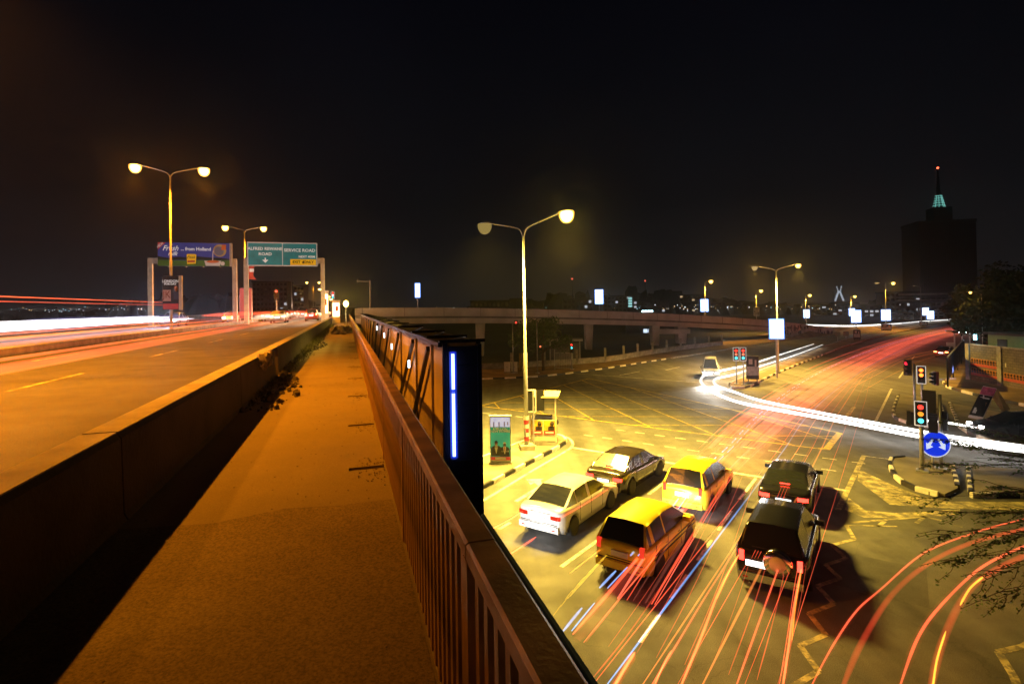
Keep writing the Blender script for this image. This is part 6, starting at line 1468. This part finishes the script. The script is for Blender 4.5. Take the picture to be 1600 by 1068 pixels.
for k in range(6):
    u_ = k / 6; zz_ = zb_ + 1 + (zt_ - zb_) * .38 * u_; rr_ = hb_ * (1.08 - .62 * u_)
    for a_ in range(16):
        th = 2 * PI * a_ / 16; th2 = 2 * PI * (a_ + .8) / 16
        if a_ in range(8, 16): rings.bar((sx_ + rr_ * math.cos(th), fw_ / 2 + rr_ * math.sin(th), zz_), (sx_ + rr_ * math.cos(th2), fw_ / 2 + rr_ * math.sin(th2), zz_), .3, .35)
for th in (R(215), R(250), R(290), R(335), R(350)):
    rings.bar((sx_ + hb_ * 1.1 * math.cos(th), fw_ / 2 + hb_ * 1.1 * math.sin(th), zb_), (sx_ + hb_ * .5 * math.cos(th), fw_ / 2 + hb_ * .5 * math.sin(th), zb_ + (zt_ - zb_) * .36), .25)
rings.build('spire_lights', lamp('spire_cyan', (.25, .8, .7), .75, False), t)
MB().lathe([(.1, 0), (.6, .4), (.6, .9), (.1, 1.3)], 10, (sx_, fw_ / 2, zt_ + 1.5)).build('beacon', lamp('beacon_red', (1, .12, .05), 6, False), t)
# podium buildings before the tower
building('long two storey podium before the dark office tower', 1392, 1500, 457, 250, 5, 16, M_bg, .05)
a = atd(1415, 458, 244); c = atd(1500, 462, 244); t = thing('podium_canopy', 'pale concrete canopy bands across the tower podium', 'canopy', ((a.x + c.x) / 2, 244, 0), R(-14))
for z, w_ in ((a.z - .5, c.x - a.x), (a.z - 3.2, (c.x - a.x) * 1.1)): MB().box((0, 2, z), (w_, 3, .7)).build('concrete_band', M_para, t)
for x in (-.4, -.2, 0, .2, .4): MB().box((x * (c.x - a.x), 2, (a.z - 3.4) / 2), (.6, .6, a.z - 3.4)).build('column', M_bg, t)
building('white walled shed below the podium canopy', 1395, 1425, 488, 215, 2, 4, M_para, .0, depth=8)
building('white walled low building beside the small light boxes', 1460, 1500, 487, 220, 2, 5, M_para, .0, depth=8)
# radio masts with red lamps
for k, (x, y, Y, lb) in enumerate(((894, 437, 420, 'faint radio mast with a red beacon left of the glaring lamp foot'), (1008, 440, 460, 'thin radio mast with a red beacon right of the glaring lamp'))):
    a = atd(x, y, Y); t = thing('radio_mast', lb, 'mast', (a.x, Y, 0)); MB().tube([(0, 0, 0), (0, 0, a.z)], [.5, .2], 6).build('mast', M_dark, t); MB().lathe([(.1, 0), (.7, .4), (.7, 1.1), (.1, 1.5)], 8, (0, 0, a.z)).build('beacon', lamp('mast_red', (1, .15, .08), 1.4, False), t)
# skyline trees and far shore
m = MB(); rg = random.Random(9)
for k in range(340):
    az_ = R(rg.uniform(-50, 50)); D = rg.uniform(380, 520); h_ = rg.uniform(5, 15) * (1 + .5 * math.sin(az_ * 9)); r_ = rg.uniform(5, 14)
    c = Vector((math.sin(az_) * D, math.cos(az_) * D, 0)); vs = []
    for j in range(9):
        t_ = 2 * PI * j / 9; vs.append(c + Vector((math.cos(t_) * r_, math.sin(t_) * r_, 0)))
    for j in range(9):
        t_ = 2 * PI * j / 9; q_ = rg.uniform(.4, .85); vs.append(c + Vector((math.cos(t_) * r_ * q_, math.sin(t_) * r_ * q_, h_ * rg.uniform(.7, 1))))
    m.add(vs, [(j, (j + 1) % 9, 9 + (j + 1) % 9, 9 + j) for j in range(9)] + [tuple(range(9, 18))])
tag(m.build('tree_belt', M_leafd, kind='stuff'), 'dark belt of far trees along the skyline')
# scattered city lights
cl = MB(); cl2 = MB(); cl3 = MB()
for k in range(150):
    x = rg.choice([rg.uniform(1050, 1420), rg.uniform(560, 1420), rg.uniform(0, 240)]); y = rg.gauss(481, 2.2) if x > 700 else rg.gauss(483, 2.0)
    if x > 1300: y -= 3
    Y = rg.uniform(230, 340); p = atd(x, y, Y); s = rg.uniform(.25, .6)
    (cl, cl2, cl3)[rg.choice((0, 0, 1, 1, 2))].lathe([(s * .2, -s * .5), (s * .5, 0), (s * .2, s * .5)], 6, tuple(p))
for mb_, nm, m_ in ((cl, 'white', lamp('city_white', (.85, .9, 1), 1.6, False)), (cl2, 'warm', lamp('city_warm', (1, .65, .3), 1.5, False)), (cl3, 'cyan', lamp('city_cyan', (.4, .75, .9), 1.3, False))):
    tag(mb_.build('city_lights', m_, kind='stuff'), 'small %s lights of the distant city' % nm)
for k, (x, y, lb) in enumerate(((1165, 457, 'lower'), (1168, 454.5, 'upper'))): pass

# ================================================================== night haze
HAZE = True
if HAZE:
    hz = MB().box((0, 480, 75), (1700, 1040, 154)).build('haze', mat('x_tmp', (1, 1, 1)), kind='stuff')
    hm = bpy.data.materials.new('night_haze'); hm.use_nodes = True; n = hm.node_tree; n.nodes.clear()
    o = n.nodes.new('ShaderNodeOutputMaterial'); v = n.nodes.new('ShaderNodeVolumePrincipled'); v.inputs['Density'].default_value = .0007; v.inputs['Color'].default_value = (.9, .9, .9, 1); v.inputs['Anisotropy'].default_value = .92
    n.links.new(v.outputs[0], o.inputs['Volume']); hz.data.materials.clear(); hz.data.materials.append(hm); hz['label'] = 'thin dusty night haze'
